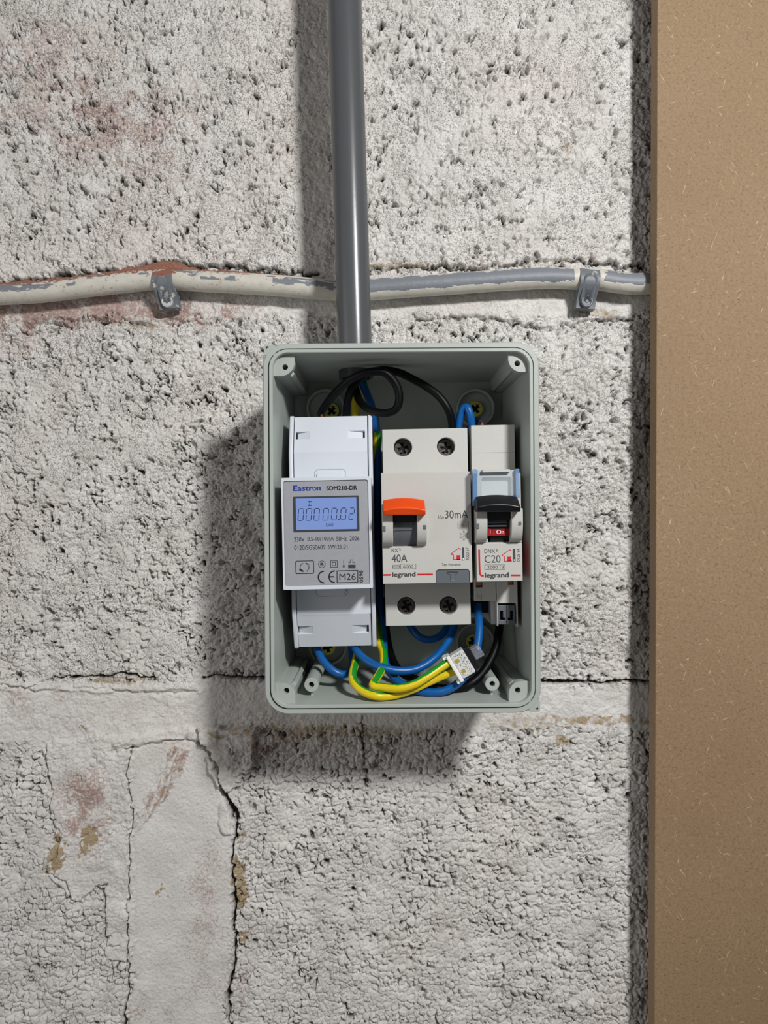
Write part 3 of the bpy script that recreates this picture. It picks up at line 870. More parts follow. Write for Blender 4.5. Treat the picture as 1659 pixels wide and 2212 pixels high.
# ================================================================== the enclosure
RIM = 65.0
BX = Frame(868, 1141, RIM, 0.35, 2.0)
def enclosure():
    fr = BX; t = fr.thing('electrical_box', 'open grey plastic electrical box with cover removed, fixed to the block wall', 'box')
    a = fr.L(569, 1141, RIM).x; b = fr.L(1167.5, 1141, RIM).x; z1 = fr.L(868, 739, RIM).z; z0 = fr.L(868, 1543, RIM).z
    def lp(off, d, r):
        return [(x, -(d - 2.0), z) for x, z in rrect(a + off, z0 + off, b - off, z1 - off, max(r, .4), 10)]
    R = 9.5
    floor_d = 5.0
    prof = [(2.2, 2.2, R - 2), (2.0, 3.0, R - 2), (1.1, 58.5, R - 1), (0.25, 60.0, R), (0.0, 60.6, R), (0.0, 63.6, R), (0.35, 64.0, R - .3), (2.0, 64.0, R - 1.6), (2.05, 62.4, R - 1.7), (2.5, 62.4, R - 2.0),
            (2.55, 64.7, R - 2.1), (2.75, 65.0, R - 2.3), (3.75, 65.0, R - 3.2), (4.0, 64.7, R - 3.4), (4.15, 60.0, R - 3.5), (5.2, floor_d, R - 4)]
    mb = MB().loft([lp(*q) for q in prof], 0, True, True, True)
    mb.build('shell', M['box'], t, 28)
    # corner pillars with screw holes, each with its fin
    def pillar(x0, y0, x1, y1, hx, hy, rc, fin, face=62.3):
        L1 = uv(fr, x0, y1, face); L2 = uv(fr, x1, y0, face)
        lo = rrect(L1[0], L1[1], L2[0], L2[1], rc, 8)
        h = uv(fr, hx, hy, face)
        p = MB().plate([lo, circ(h, 1.15)], -(face - 2), -(face - 5.5)).build('corner_pillar', M['box'], t, 35, .2)
        cxm = sum(q[0] for q in lo) / len(lo); czm = sum(q[1] for q in lo) / len(lo)
        sgx = 1 if cxm < (a + b) / 2 else -1; sgz = 1 if czm < (z0 + z1) / 2 else -1
        ox_ = min(q[0] for q in lo) if sgx > 0 else max(q[0] for q in lo); oz_ = min(q[1] for q in lo) if sgz > 0 else max(q[1] for q in lo)
        lo2 = [(ox_ + (x - ox_) * .9, oz_ + (z - oz_) * .9) for x, z in lo]
        MB().plate([lo2, circ(h, 1.15)], -(face - 5.4), -3.0).build('pillar_column', M['box'], p, 35, .2)
        MB().cyl(h, 1.2, -(40 - 2), -3.2).build('screw_hole', M['gap'], p)
        # thin reinforcing fin standing diagonally off the pillar
        (fx, fz, sx, sz) = fin
        e = Vector((fx, fz)); dr = Vector((sx, sz)).normalized(); nn = Vector((-dr.y, dr.x)) * 0.95
        e = e + dr * 0.7
        P = [e - dr * 7 - nn, e - nn, e + nn, e - dr * 7 + nn]
        MB().plate([[(q.x, q.y) for q in P]], -(56 - 2), -3.0).build('fin', M['box'], t, None, .15)
    def LL(px, py, d): 
        q = fr.L(px, py, d); return q.x, q.z
    pillar(586, 763, 636, 812, 616, 793, (.4, 5.4, .4, 6), LL(631, 808, 56) + (1, -1))
    pillar(1098, 755, 1149, 804, 1117.5, 785, (5.4, .4, 6, .4), LL(1103, 798, 56) + (-1, -1))
    pillar(586, 1475, 638, 1526, 619, 1492, (6, .4, 5.2, .4), LL(635, 1478, 56) + (1, 1))
    pillar(1099, 1471, 1150, 1522, 1118.5, 1491, (.4, 6, .4, 5.2), LL(1106, 1476, 56) + (-1, 1))
    # little hinge-strap eyes on two corners of the flange
    for (px, py, sx, sz) in ((577, 751, -1, 1), (1160, 1531, 1, -1)):
        c = uv(fr, px, py, 64)
        e = (c[0] + (-1.3 if sx < 0 else 1.3), c[1] + (1.3 if sz > 0 else -1.3))
        xs = sorted((c[0] - sx * 3.2, e[0])); zs = sorted((c[1] - sz * 3.2, e[1]))
        rr = [.4] * 4
        MB().plate([rrect(xs[0], zs[0], xs[1], zs[1], .7, 4), circ(c, .62, 16)], -(63.9 - 2), -(61.0 - 2)).build('strap_eye', M['box'], t, 40, .1)
    # raised mounting cups on the back
    for (px, py) in ((703, 882), (1027, 882), (708, 1396), (1026, 1387)):
        c = uv(fr, px, py, 10)
        q = MB().ring(c, 9.2, 8.0, -9.0, -2.9, 48)
        q.ring(c, 8.1, 2.0, -4.6, -2.9, 48)
        q.build('mounting_cup', M['box'], t, 35, .25)
    # hollow stand-offs near the lower corners
    for (px, py) in ((672.5, 1479.5), (1063.5, 1477.5)):
        c = uv(fr, px, py, 54)
        q = MB().ring(c, 2.95, 1.15, -(54 - 2), -2.9, 32); q.build('standoff', M['box'], t, 35, .12)
        MB().cyl(c, 1.2, -(44 - 2), -3).build('standoff_bore', M['gap'], t)
        zb = z0 + 4.0
        MB().box((c[0] - .45, -(52 - 2), zb), (c[0] + .45, -3, c[1] - 2.8)).build('standoff_web', M['box'], t, None, .08)
enclosure()

SCREWG = None
for (px, py, ang, lab) in ((716, 888, .9, 'yellow zinc screw in the upper left mounting cup, behind black wires'),
                           (1026, 884, .75, 'yellow zinc screw in the upper right mounting cup'),
                           (708, 1398, .2, 'yellow zinc screw in the lower left cup, mostly under the white meter'),
                           (1022, 1386, .35, 'yellow zinc screw in the lower right cup, crossed by a blue wire')):
    fr = Frame(px, py, 8.6, 0, 6.7)
    t = fr.thing('mounting_screw', lab, 'screw', 'screws fixing the electrical box')
    mb = MB(); crosshead(mb, (0, 0), 3.7, ang, -2.6, 1.0)
    mb.build('head', M['brass'], t, 40, .1)
    MB().cyl((0, 0), 3.2, -1.5, 0, 28, 0, 3.4).build('recess', M['gap'], t, 40)
    q = MB()
    for k in range(8):
        a = ang + math.pi / 8 + k * math.pi / 4
        c_, s_ = math.cos(a), math.sin(a)
        P = [(c_ * 1.5 - s_ * .07, s_ * 1.5 + c_ * .07), (c_ * 2.9 - s_ * .07, s_ * 2.9 + c_ * .07), (c_ * 2.9 + s_ * .07, s_ * 2.9 - c_ * .07), (c_ * 1.5 + s_ * .07, s_ * 1.5 - c_ * .07)]
        q.plate([P], -2.66, -2.5)
    q.build('head_marks', M['bezel'], t)

# DIN rail behind the devices
def rail():
    fr = Frame(868, 1141, 12, 1.0, 6.9)
    t = fr.thing('din_rail', 'metal mounting rail across the box behind the meter and switches', 'rail')
    sec = [(-0.0, -13.5), (-0.0, 13.5), (-6.5, 13.5), (-6.5, 17.5), (-7.5, 17.5), (-7.5, 12.5), (-1.0, 12.5), (-1.0, -12.5), (-7.5, -12.5), (-7.5, -17.5), (-6.5, -17.5), (-6.5, -13.5)]
    MB().prismx(sec, -47, 47).build('rail_profile', M['rail'], t, None, .15)
rail()

# ================================================================== helpers for devices
def term_screw(fr, px, py, d, r, ang, parent):
    c = uv(fr, px, py, d); y = -(d - fr.base)
    mb = MB(); crosshead(mb, c, r, ang, y, .9, .66, .17)
    o = mb.build('terminal_screw', M['steel'], parent, 40, .08)
    MB().cyl(c, r * .92, y + .95, y + 1.6, 24).build('screw_recess', M['gap'], o)
    q = MB()
    for k in range(8):
        a = ang + math.pi / 8 + k * math.pi / 4
        c_, s_ = math.cos(a), math.sin(a)
        P = [(c[0] + c_ * u - s_ * v, c[1] + s_ * u + c_ * v) for u, v in ((.42 * r, .07), (.95 * r, .07), (.95 * r, -.07), (.42 * r, -.07))]
        q.plate([P], y - .04, y + .1)
    q.build('screw_serration', M['gap'], o)

def house_logo(fr, cv, xr, yr, s, d):
    """red house outline with door; cv maps crop coords"""
    # polygon strokes in the crop frame: roof, wall, door
    pass

# ================================================================== energy meter
def meter():
    D1, SH = 67.0, 49.0
    fr = Frame(711, 1148, D1, 1.15, 14.5)
    t = fr.thing('energy_meter', 'white two-module energy meter with grey face and lit blue display, left in the box', 'meter')
    cx = 711
    def yz(py, d): p = fr.L(cx, py, d); return (-(d - fr.base), p.z)
    # main body: narrower inner cover and rounded side cheeks
    us = fr.L(626, 1148, SH).x; ue = fr.L(806, 1148, SH).x
    us = fr.L(0, 0, SH).x * 0 + (-17.6); ue = 17.6
    zt = fr.L(cx, 900, 44).z; zb = fr.L(cx, 1397, 44).z
    z_t1 = fr.L(cx, 976, 50).z; z_b1 = fr.L(cx, 1327, 50).z
    def sec(e, o=0):     # outline from top back, over front, to bottom back
        return [(-0.5, zt - 3 + e), (-8, zt + e), (-(43.5 + o - fr.base), zt + e), (-(44.6 + o - fr.base), zt - .5 + e), (-(50.2 + o * 1.2 - fr.base), z_t1), (-(50.2 + o * 1.2 - fr.base), z_b1),
                (-(44.6 + o - fr.base), zb + .5 - e), (-(43.5 + o - fr.base), zb - e), (-8, zb - e), (-0.5, zb + 3 - e)]
    body = MB().prismx(sec(-.6, -1.9), us + 1.2, ue - 1.2)
    body.build('body', M['meter'], t, None, .2)
    for s_, (a_, b_) in enumerate(((us, us + 1.75), (ue - 1.75, ue))):
        MB().prismx(sec(.5, .75), a_, b_).build('side_cheek', M['meter'], t, 30, .6, 3)
    # terminal covers: sloped plates with two latch windows each
    def cover(top):
        ua, ub = us + 2.1, ue - 2.1
        if top: pts = [(900, 44.4), (976, 50.2), (1034, 50.2)]; rows = (932, 947); wins = ((639, 668), (752, 788))
        else: pts = [(1264, 50.2), (1327, 50.2), (1396, 44.4)]; rows = (1352, 1368); wins = ((641, 676), (761, 797))
        (pa, da), (pb, db), (pc, dc) = pts
        # sloped segment gets window holes in it
        if top: sa, sb = (pa, da), (pb, db); fa, fb = (pb, db), (pc, dc)
        else: sa, sb = (pb, db), (pc, dc); fa, fb = (pa, da), (pb, db)
        A = Vector(yz(*sa)); B = Vector(yz(*sb))
        ln = (B - A).length; tdir = (B - A) / ln; nrm = Vector((tdir.y, -tdir.x))
        if nrm.x > 0: nrm = -nrm
        def dat(py): return sa[1] + (sb[1] - sa[1]) * (py - sa[0]) / (sb[0] - sa[0])
        def S2(px, py):
            q = fr.L(px, py, dat(py)); return (q.x, (Vector((q.y, q.z)) - A).dot(tdir))
        outer = [(ua, 0), (ub, 0), (ub, ln), (ua, ln)]
        holes = []
        for (x0, x1) in wins:
            p0 = S2(x0, rows[0]); p1 = S2(x1, rows[1])
            holes.append([(p0[0], p0[1]), (p1[0], p0[1]), (p1[0], p1[1]), (p0[0], p1[1])])
        mb = MB()
        def P3(p, off):
            v = A + tdir * p[1] + nrm * off
            return (p[0], v.x, v.y)
        w0 = sum(h[0][1] for h in holes) / 2; w1 = sum(h[2][1] for h in holes) / 2
        holes = [[(h[0][0], w0), (h[1][0], w0), (h[1][0], w1), (h[0][0], w1)] for h in holes]
        xs = [ua, holes[0][0][0], holes[0][1][0], holes[1][0][0], holes[1][1][0], ub]; ys = [0, w0, w1, ln]
        for i in range(5):
            for j in range(3):
                if j == 1 and i in (1, 3): continue
                c4_ = [(xs[i], ys[j]), (xs[i + 1], ys[j]), (xs[i + 1], ys[j + 1]), (xs[i], ys[j + 1])]
                mb.add([P3(p, 0) for p in c4_], [(0, 1, 2, 3)]); mb.add([P3(p, -1.4) for p in c4_], [(3, 2, 1, 0)])
        for l in [outer] + holes:
            for i in range(4):
                p, q = l[i], l[(i + 1) % 4]
                mb.add([P3(p, 0), P3(q, 0), P3(q, -1.4), P3(p, -1.4)], [(0, 1, 2, 3)])
        # flat segment
        Cc = Vector(yz(*fa)); Dd = Vector(yz(*fb))
        mb.prismx([(Cc.x, Cc.y), (Dd.x, Dd.y), (Dd.x + 1.4, Dd.y), (Cc.x + 1.4, Cc.y)], ua, ub)
        co = mb.build('terminal_cover', M['meter'], t, None, .12)
        # latch wedges and the dark slot in each window
        for w_, h in enumerate(holes):
            xa, xb = h[0][0], h[1][0]; za, zb_ = h[0][1], h[2][1]
            if za > zb_: za, zb_ = zb_, za
            g = MB(); 
            vsx = [P3((xa, za), -1.5), P3((xb, za), -1.5), P3((xb, zb_), -1.5), P3((xa, zb_), -1.5)]
            g.add(vsx, [(0, 1, 2, 3)])
            left = (w_ == 0)
            xi, xo = (xb, xa + 1.0) if left else (xa, xb - 1.0)
            g.add([P3((xi, za), -.1), P3((xi, zb_), -.1), P3((xo, zb_), -1.4), P3((xo, za), -1.4), P3((xi, za), -1.5), P3((xi, zb_), -1.5)],
                  [(0, 1, 2, 3), (0, 3, 4), (1, 5, 2)])
            g.build('latch_window', M['meter'], co)
            s0, s1 = (xa + .05, xa + .75) if left else (xb - .75, xb - .05)
            MB().add([P3((s0, za + .05), -1.42), P3((s1, za + .05), -1.42), P3((s1, zb_ - .05), -1.42), P3((s0, zb_ - .05), -1.42)], [(0, 1, 2, 3)]).build('latch_slot', M['gap'], co)
        # finger tab beside the face plate
        if top: outl = [(684, 1032), (684, 1024), (689, 1019), (737, 1018), (742, 1023), (742, 1032)]
        else: outl = [(687, 1270), (687, 1279), (692, 1284), (741, 1283), (746, 1278), (746, 1270)]
        pts3 = [fr.L(x, y, 50.4) for x, y in outl]
        ctr = fr.L(cx, outl[0][1], 50.4)
        MB().plate([[(p.x, p.z) for p in pts3]], -(50.9 - fr.base), -(50.0 - fr.base)).build('finger_tab', M['meter'], co, None, .2)
        gl = [(x + (-3.4 if x < cx else 3.4), y + (-4 if top else 3.5) * (0 if i in (0, 5) else 1)) for i, (x, y) in enumerate(outl)]
        gpts = [fr.L(x, y, 50.4) for x, y in gl]
        L3 = [(p.x, p.z) for p in gpts]
        strokes(fr, [[(gl[i][0], gl[i][1]) for i in range(6)]], 2.6, 50.3, 'tab_painted_shade', M['groove'], co, .0)  # flat grey line, paints the shade of the recess round the tab
        mbr = MB().plate([L3], -(50.35 - fr.base), -(50.1 - fr.base)); mbr.build('tab_recess', M['meter'], co)
        return co
    cover(True); cover(False)
    # face plate housing
    x0, y0, x1, y1 = 609.5, 1030.5, 803.5, 1272.5
    pl = (c3(168, 245), c3(1400, 245), c3(1440, 1815), c3(185, 1835))
    L1 = uv(fr, 616, 1265.5, D1 - .6); L2 = uv(fr, 795, 1036, D1 - .6)
    hole = rrect(L1[0], L1[1], L2[0], L2[1], .9, 4)
    hs = pbox(fr, x0, y0, x1, y1, D1, 50.0, 'face_housing', M['meter'], t, .35, .5, [hole])
    mbp = MB().plate([rrect(L1[0] + .05, L1[1] + .05, L2[0] - .05, L2[1] - .05, .85, 4)], -(D1 - .5 - fr.base), -(55 - fr.base))
    face = mbp.build('face_label', M['meter_face'], t, None, .12)
    dd = D1 - .5
    C = lambda *a: [c3(*p) for p in a]
    # display
    def quadmb(a, b, c, d_, name, m, dp, th, r=.3):
        pass
    b0 = c3(305, 485); b1 = c3(1280, 1035)
    q0 = uv(fr, b0[0], b1[1], dd); q1 = uv(fr, b1[0], b0[1], dd)
    i0 = c3(345, 512); i1 = c3(1242, 1003)
    p0 = uv(fr, i0[0], i1[1], dd); p1 = uv(fr, i1[0], i0[1], dd)
    bz = MB().plate([rrect(q0[0], q0[1], q1[0], q1[1], .35, 3), rrect(p0[0], p0[1], p1[0], p1[1], .15, 3)], -(dd + .12 - fr.base), -(dd - .2 - fr.base)).build('display_bezel', M['bezel'], t)
    sc = MB().plate([rrect(p0[0], p0[1], p1[0], p1[1], .15, 3)], -(dd + .03 - fr.base), -(dd - .2 - fr.base)).build('display', M['lcd'], t)
    setp(sc, 'backlit blue display reading 00000.02 kWh')
    dl = dd + .03
    # seven segment digits
    def digit(X, Yt, Yb, w, segs):
        sl = 14 * 0.9                                   # slant
        ym = (Yt + Yb) / 2
        g = 9
        xt = lambda y: X + sl * (Yb - y) / (Yb - Yt)
        L_ = []
        S_ = {'a': ((X + g + sl, Yt), (X + w - g + sl, Yt)), 'd': ((X + g, Yb), (X + w - g, Yb)), 'g': ((xt(ym) + g, ym), (xt(ym) + w - g, ym)),
              'f': ((xt(Yt + g), Yt + g), (xt(ym - g), ym - g)), 'b': ((xt(Yt + g) + w, Yt + g), (xt(ym - g) + w, ym - g)),
              'e': ((xt(ym + g), ym + g), (xt(Yb - g), Yb - g)), 'c': ((xt(ym + g) + w, ym + g), (xt(Yb - g) + w, Yb - g))}
        for s in segs: L_.append([c3(*S_[s][0]), c3(*S_[s][1])])
        return L_
    lines = []
    for (X, yo) in ((370, 0), (490, -2), (606, -3), (742, -5), (868, -8), (1004, -10)):
        lines += digit(X, 684 + yo, 860 + yo, 76, 'abcdef')
    lines += digit(1130, 672, 848, 74, 'abged')
    strokes(fr, lines, 1.5, dl, 'display_digits', M['lcdseg'], sc)
    cc = c3(980, 848)
    fills(fr, [[(cc[0] - 1.3, cc[1] - 1.3), (cc[0] + 1.3, cc[1] - 1.3), (cc[0] + 1.3, cc[1] + 1.3), (cc[0] - 1.3, cc[1] + 1.3)]], dl, 'decimal_point', M['lcdseg'], sc)
    strokes(fr, [C((572, 588), (572, 572), (528, 572), (552, 606), (526, 640), (572, 638), (572, 622))], 1.1, dl, 'sum_sign', M['lcdseg'], sc)
    def T(s, X0, Y0, X1, Y1, m, bold=0, rot=False, d=dd, cv=c3, parent=None):
        a, b = cv(X0, Y0), cv(X1, Y1)
        return text(fr, s, a[0], a[1], b[0], b[1], d, m, bold, rot, parent)
    T('kWh', 790, 895, 912, 952, M['lcddim'], 0, d=dl, parent=sc)
    # printing
    T('Eastr', 296, 334, 594, 418, M['ink_blue'], .035)
    T('n', 652, 352, 713, 411, M['ink_blue'], .035)
    o_c = c3(618, 384)
    strokes(fr, [arc(o_c[0], o_c[1], 3.5, 125, 415, 20), [(o_c[0], o_c[1] - 4.6), (o_c[0], o_c[1] - 1.2)]], 1.9, dd, 'printed_text', M['ink_blue'])
    T('SDM210-DR', 795, 340, 1256, 406, M['ink'], .035)
    T('230V', 313, 1110, 468, 1174, M['ink'], .004)
    T('0,5-10(100)A', 512, 1104, 906, 1178, M['ink'], .004)
    T('50Hz', 945, 1098, 1098, 1162, M['ink'], .004)
    T('2026', 1142, 1096, 1288, 1158, M['ink'], .004)
    T('0120/SGS0609', 316, 1226, 778, 1294, M['ink'], .004)
    T('SW:21.01', 822, 1220, 1110, 1282, M['ink'], .004)
    # button
    bb0, bb1 = c3(336, 1456), c3(608, 1660)
    u0 = uv(fr, bb0[0], bb1[1], dd); u1 = uv(fr, bb1[0], bb0[1], dd)
    MB().plate([rrect(u0[0], u0[1], u1[0], u1[1], .5, 4)], -(dd + .05 - fr.base), -(dd - .1 - fr.base)).build('button_outline', M['ink'], t)
    bt = MB().plate([rrect(u0[0] + .3, u0[1] + .3, u1[0] - .3, u1[1] - .3, .4, 4)], -(dd + .3 - fr.base), -(dd - .1 - fr.base)).build('button', M['meter_face'], t, None, .12)
    a_c = c3(470, 1558)
    strokes(fr, [arc(a_c[0], a_c[1], 9.4, 110, 205, 14), arc(a_c[0], a_c[1], 9.4, -70, 25, 14)], 1.3, dd + .3, 'button_arrows', M['ink'], bt)
    fills(fr, [C((388, 1580), (440, 1596), (462, 1628), (420, 1622), (392, 1600)), C((552, 1528), (500, 1515), (478, 1490), (518, 1500), (536, 1522))], dd + .3, 'button_arrowheads', M['ink'], bt)
    bc = c3(728, 1513)
    strokes(fr, [arc(bc[0], bc[1], 7.3, 0, 360, 32)], 1.0, dd, 'printed_symbol', M['ink'])
    T('B', 706, 1488, 752, 1540, M['ink'], .03)
    strokes(fr, [C((860, 1462), (958, 1462), (958, 1558), (860, 1558), (860, 1462), (958, 1462))[:5], C((884, 1486), (932, 1486), (932, 1534), (884, 1534), (884, 1486))], 1.1, dd, 'printed_symbol', M['ink'])
    k_ = c3(1054, 1542)
    strokes(fr, [C((1052, 1456), (1054, 1528)), arc(k_[0], k_[1], 1.9, 0, 360, 16)], 1.1, dd, 'printed_symbol', M['ink'])
    strokes(fr, [C((1124, 1490), (1152, 1490), (1152, 1446), (1190, 1446), (1190, 1490), (1222, 1490))], .9, dd, 'printed_symbol', M['ink'])
    fills(fr, [C((1122, 1520), (1230, 1520), (1230, 1574), (1122, 1574))], dd, 'pulse_window', M['bezel'])
    ce1, ce2 = c3(762, 1704), c3(922, 1700)
    strokes(fr, [arc(ce1[0], ce1[1], 12.6, 90, 270, 20), arc(ce2[0], ce2[1], 12.6, 90, 270, 20), [(ce2[0] - 12, ce2[1]), (ce2[0] - 2.2, ce2[1])]], 2.9, dd, 'printed_symbol', M['ink'])
    strokes(fr, [C((954, 1612), (1264, 1606), (1264, 1782), (956, 1788), (954, 1612))], 1.7, dd, 'printed_symbol', M['ink'])
    T('M26', 990, 1650, 1232, 1748, M['ink'], .0)
    T('0598', 1288, 1604, 1344, 1784, M['ink'], .012, True)
meter()

# ================================================================== residual current device (wide)
def toggle(fr, t, X0, X1, yt, yb, m, cxp):
    """arched lever; X0..X1 px span, ridge bowed upward"""
    mb = MB(); st = []
    n = 14
    for i in range(n + 1):
        f = i / n; px = X0 + (X1 - X0) * f; bow = 1 - (2 * f - 1) ** 2
        A = fr.L(px, yt + 5 - 5 * bow, 71.5); B = fr.L(px, yt + 26 - 6 * bow, 77.5); B2 = fr.L(px, yt + 27.5 - 6 * bow, 77.7); C_ = fr.L(px, yb, 76.5); D_ = fr.L(px, yb, 69); E = fr.L(px, yt + 5 - 5 * bow + 3, 67.5)
        u = A.x + (0)
        ux = fr.L(px, (yt + yb) / 2, 76).x
        st.append([(ux, q.y, q.z) for q in (A, B, B2, C_, D_, E)])
    mb.loft(st, 0, True, True, True)
    return mb.build('lever', m, t, 22, .35, 3)

def cheeks(fr, t, xa, xb, ya, yb, cxp, m, name='lever_guard', top=72.2, flat=66.0):
    """bulging guard beside the lever slot, extruded across"""
    P = []
    n = 14
    for i in range(n + 1):
        f = i / n; py = ya + (yb - ya) * f
        d = flat + (top - flat) * math.sqrt(max(0, 1 - max(0, (f - .25) / .75) ** 2.4)) if f > .0 else top
        q = fr.L(cxp, py, d); P.append((q.y, q.z))
    a = fr.L(cxp, yb, flat); P.append((-(flat - 1 - fr.base), a.z)); b = fr.L(cxp, ya, top); P.append((-(flat - 1 - fr.base), b.z))
    u0 = fr.L(xa, (ya + yb) / 2, 69).x; u1 = fr.L(xb, (ya + yb) / 2, 69).x
    return MB().prismx(P, u0, u1).build(name, m, t, 28, .3, 2)

def drum(fr, t, xa, xb, yc, R, dc, m, cxp, name='lever_drum'):
    c = fr.L(cxp, yc, dc)
    n = 40
    u0 = fr.L(xa, yc, dc).x; u1 = fr.L(xb, yc, dc).x
    sec = [(c.y + R * math.cos(2 * math.pi * i / n), c.z + R * math.sin(2 * math.pi * i / n)) for i in range(n)]
    return MB().prismx(sec, u0, u1).build(name, m, t, 30)

def rcd():
    D1, SH = 66.0, 49.0
    fr = Frame(921, 1140, D1, 1.1, 14.5)
    t = fr.thing('residual_current_switch', 'wide off-white two-module breaker with orange lever, middle of the box', 'breaker')
    cx = 921
    # rear body
    a = fr.L(829.5, 1139, SH); b = fr.L(1013.5, 1139, SH); zt = fr.L(cx, 926, SH).z; zb = fr.L(cx, 1351, SH).z
    holes = [circ(uv(fr, x, y, SH), 3.85, 36) for x, y in ((870.5, 966), (963.5, 964.5), (878, 1309), (969, 1308))]
    MB().plate([[(a.x, zb), (b.x, zb), (b.x, zt), (a.x, zt)]] + holes, -(SH - fr.base), -(40 - fr.base)).build('terminal_shoulder', M['dev2'], t, 30, .22)
    MB().box((a.x + .15, -(40 - fr.base), zb + .2), (b.x - .15, -.3, zt - .2)).build('body', M['dev2'], t, None, .2)
    for i, (x, y, an) in enumerate(((870.5, 968, .25), (963.5, 967, 0.05), (878, 1309, .45), (969, 1308, .3))):
        term_screw(fr, x, y, 45.2, 3.62, an, t)
    # nose with lever slot
    n0 = fr.L(825.0, 1140, D1); n1 = fr.L(1018.5, 1140, D1); zt = fr.L(cx, 1020, D1).z; zb = fr.L(cx, 1260, D1).z
    s0 = uv(fr, c4(298, 0)[0], c4(0, 1362)[1], D1); s1 = uv(fr, c4(676, 0)[0], c4(0, 760)[1], D1)
    b0 = uv(fr, c4(992, 0)[0], 1262, D1); b1 = uv(fr, c4(1538, 0)[0], c4(0, 1732)[1], D1)
    outl = [(n0.x, zb), (b0[0], zb), (b0[0], b1[1] - .9), (b0[0] + .35, b1[1] - .3), (b0[0] + .9, b1[1]), (b1[0] - .9, b1[1]), (b1[0] - .35, b1[1] - .3), (b1[0], b1[1] - .9), (b1[0], zb), (n1.x, zb), (n1.x, zt), (n0.x, zt)]
    MB().plate([outl, [(s0[0], s0[1]), (s1[0], s0[1]), (s1[0], s1[1]), (s0[0], s1[1])]], -(D1 - fr.base), -(SH + .02 - fr.base)).build('front_housing', M['dev'], t, None, .25)
    # slot floor ramp and drum
    q0 = fr.L(cx, c4(0, 1362)[1], D1); q1 = fr.L(cx, c4(0, 1270)[1], 57)
    MB().prismx([(-(D1 - .2 - fr.base), q0.z), (-(56 - fr.base), q1.z), (-(50 - fr.base), q1.z), (-(50 - fr.base), q0.z)], s0[0], s1[0]).build('slot_ramp', M['dev'], t)
    drum(fr, t, c4(306, 0)[0], c4(668, 0)[0], 1131, 11.0, 57.5, M['drum'], cx)
    for (Y0, Y1, d_) in ((970, 1030, 68.9), (1060, 1100, 68.6)):
        p = c4(306, Y0); q = c4(640, Y1)
        pbox(fr, p[0], p[1], q[0] - 3, q[1], d_, 66.5, 'drum_rib', M['slate'], t, .12)
    g = c4(300, 0)[0]
    toggle(fr, t, c4(136, 0)[0], c4(820, 0)[0], c4(0, 572)[1], c4(0, 850)[1], M['orange'], cx)['label'] = 'orange lever'
    # arm of lever over the slot
    p = c4(310, 820); q = c4(665, 970)
    pbox(fr, p[0], p[1], q[0], q[1], 70.5, 64, 'lever_arm', M['black'], t, .2)
    for (xa, xb) in ((118, 296), (680, 838)):
        cheeks(fr, t, c4(xa, 0)[0], c4(xb, 0)[0], c4(0, 770)[1], c4(0, 1350)[1], cx, M['dev'])
    # little side notches of the guards
    for (xa, ya, xb, yb) in ((122, 1030, 172, 1112), (786, 1012, 838, 1074)):
        p = c4(xa, ya); q = c4(xb, yb)
        pbox(fr, p[0], p[1], q[0], q[1], 72.28, 71.0, 'guard_notch', M['slate'], t, .08)
    # printing
    def T(s, X0, Y0, X1, Y1, m=M['ink_grey'], bold=0, rot=False):
        a_, b_ = c4(X0, Y0), c4(X1, Y1); return text(fr, s, a_[0], a_[1], b_[0], b_[1], D1, m, bold, rot)
    C = lambda *a_: [c4(*p_) for p_ in a_]
    T('30mA', 1140, 772, 1514, 902)
    T('I', 1034, 856, 1040, 902); T('n', 1092, 872, 1122, 902)
    strokes(fr, [C((1048, 902), (1068, 856), (1088, 902), (1048, 902))], .6, D1, 'printed_symbol', M['ink_grey'])
    strokes(fr, [C((1350, 962), (1520, 962), (1520, 1060), (1350, 1060), (1350, 962))], .6, D1, 'printed_symbol', M['ink_grey'])
    strokes(fr, [[c4(1382 + 112 * k / 20, 1012 - 18 * math.sin(2 * math.pi * k / 20)) for k in range(21)]], .6, D1, 'printed_symbol', M['ink_grey'])
    # snowflake
    o_ = (1448, 1184); ln = []
    hexp = [(o_[0] + 52 * math.sin(math.radians(60 * k)), o_[1] - 56 * math.cos(math.radians(60 * k))) for k in range(7)]
    ln.append([c4(*p_) for p_ in hexp])
    for k in range(6):
        a_ = math.radians(60 * k); dx, dy = math.sin(a_), -math.cos(a_)
        e = (o_[0] + 82 * dx, o_[1] + 82 * dy); s_ = (o_[0] + 54 * dx, o_[1] + 54 * dy); m_ = (o_[0] + 64 * dx, o_[1] + 64 * dy)
        ln.append([c4(*s_), c4(*e)])
        for sg in (-1, 1):
            a2 = a_ + sg * .95; ln.append([c4(*m_), c4(m_[0] + 20 * math.sin(a2), m_[1] - 20 * math.cos(a2))])
    strokes(fr, ln, .6, D1, 'printed_symbol', M['ink_grey'])
    T('-25', 1418, 1164, 1480, 1202)
    T('RX', 272, 1392, 378, 1456); T('3', 390, 1390, 418, 1434)
    T('40A', 272, 1490, 526, 1616)
    strokes(fr, [C((280, 1693), (416, 1690)), C((290, 1666), (398, 1664), (398, 1716), (290, 1718), (290, 1666)), C((418, 1650), (666, 1646), (666, 1724), (418, 1728), (418, 1650))], .7, D1, 'printed_symbol', M['ink_grey'])
    T('6000', 460, 1664, 624, 1712)
    T('legrand', 280, 1776, 662, 1876, M['ink_grey'], .036)
    fills(fr, [C((136, 1812), (256, 1810), (256, 1838), (136, 1840)), C((690, 1804), (944, 1802), (944, 1830), (690, 1832))], D1, 'printed_line', M['ink_red'])
    T('Test frecuente', 1088, 1630, 1394, 1680)
    T('4020 57', 1478, 1376, 1532, 1588, M['ink_grey'], 0, True)
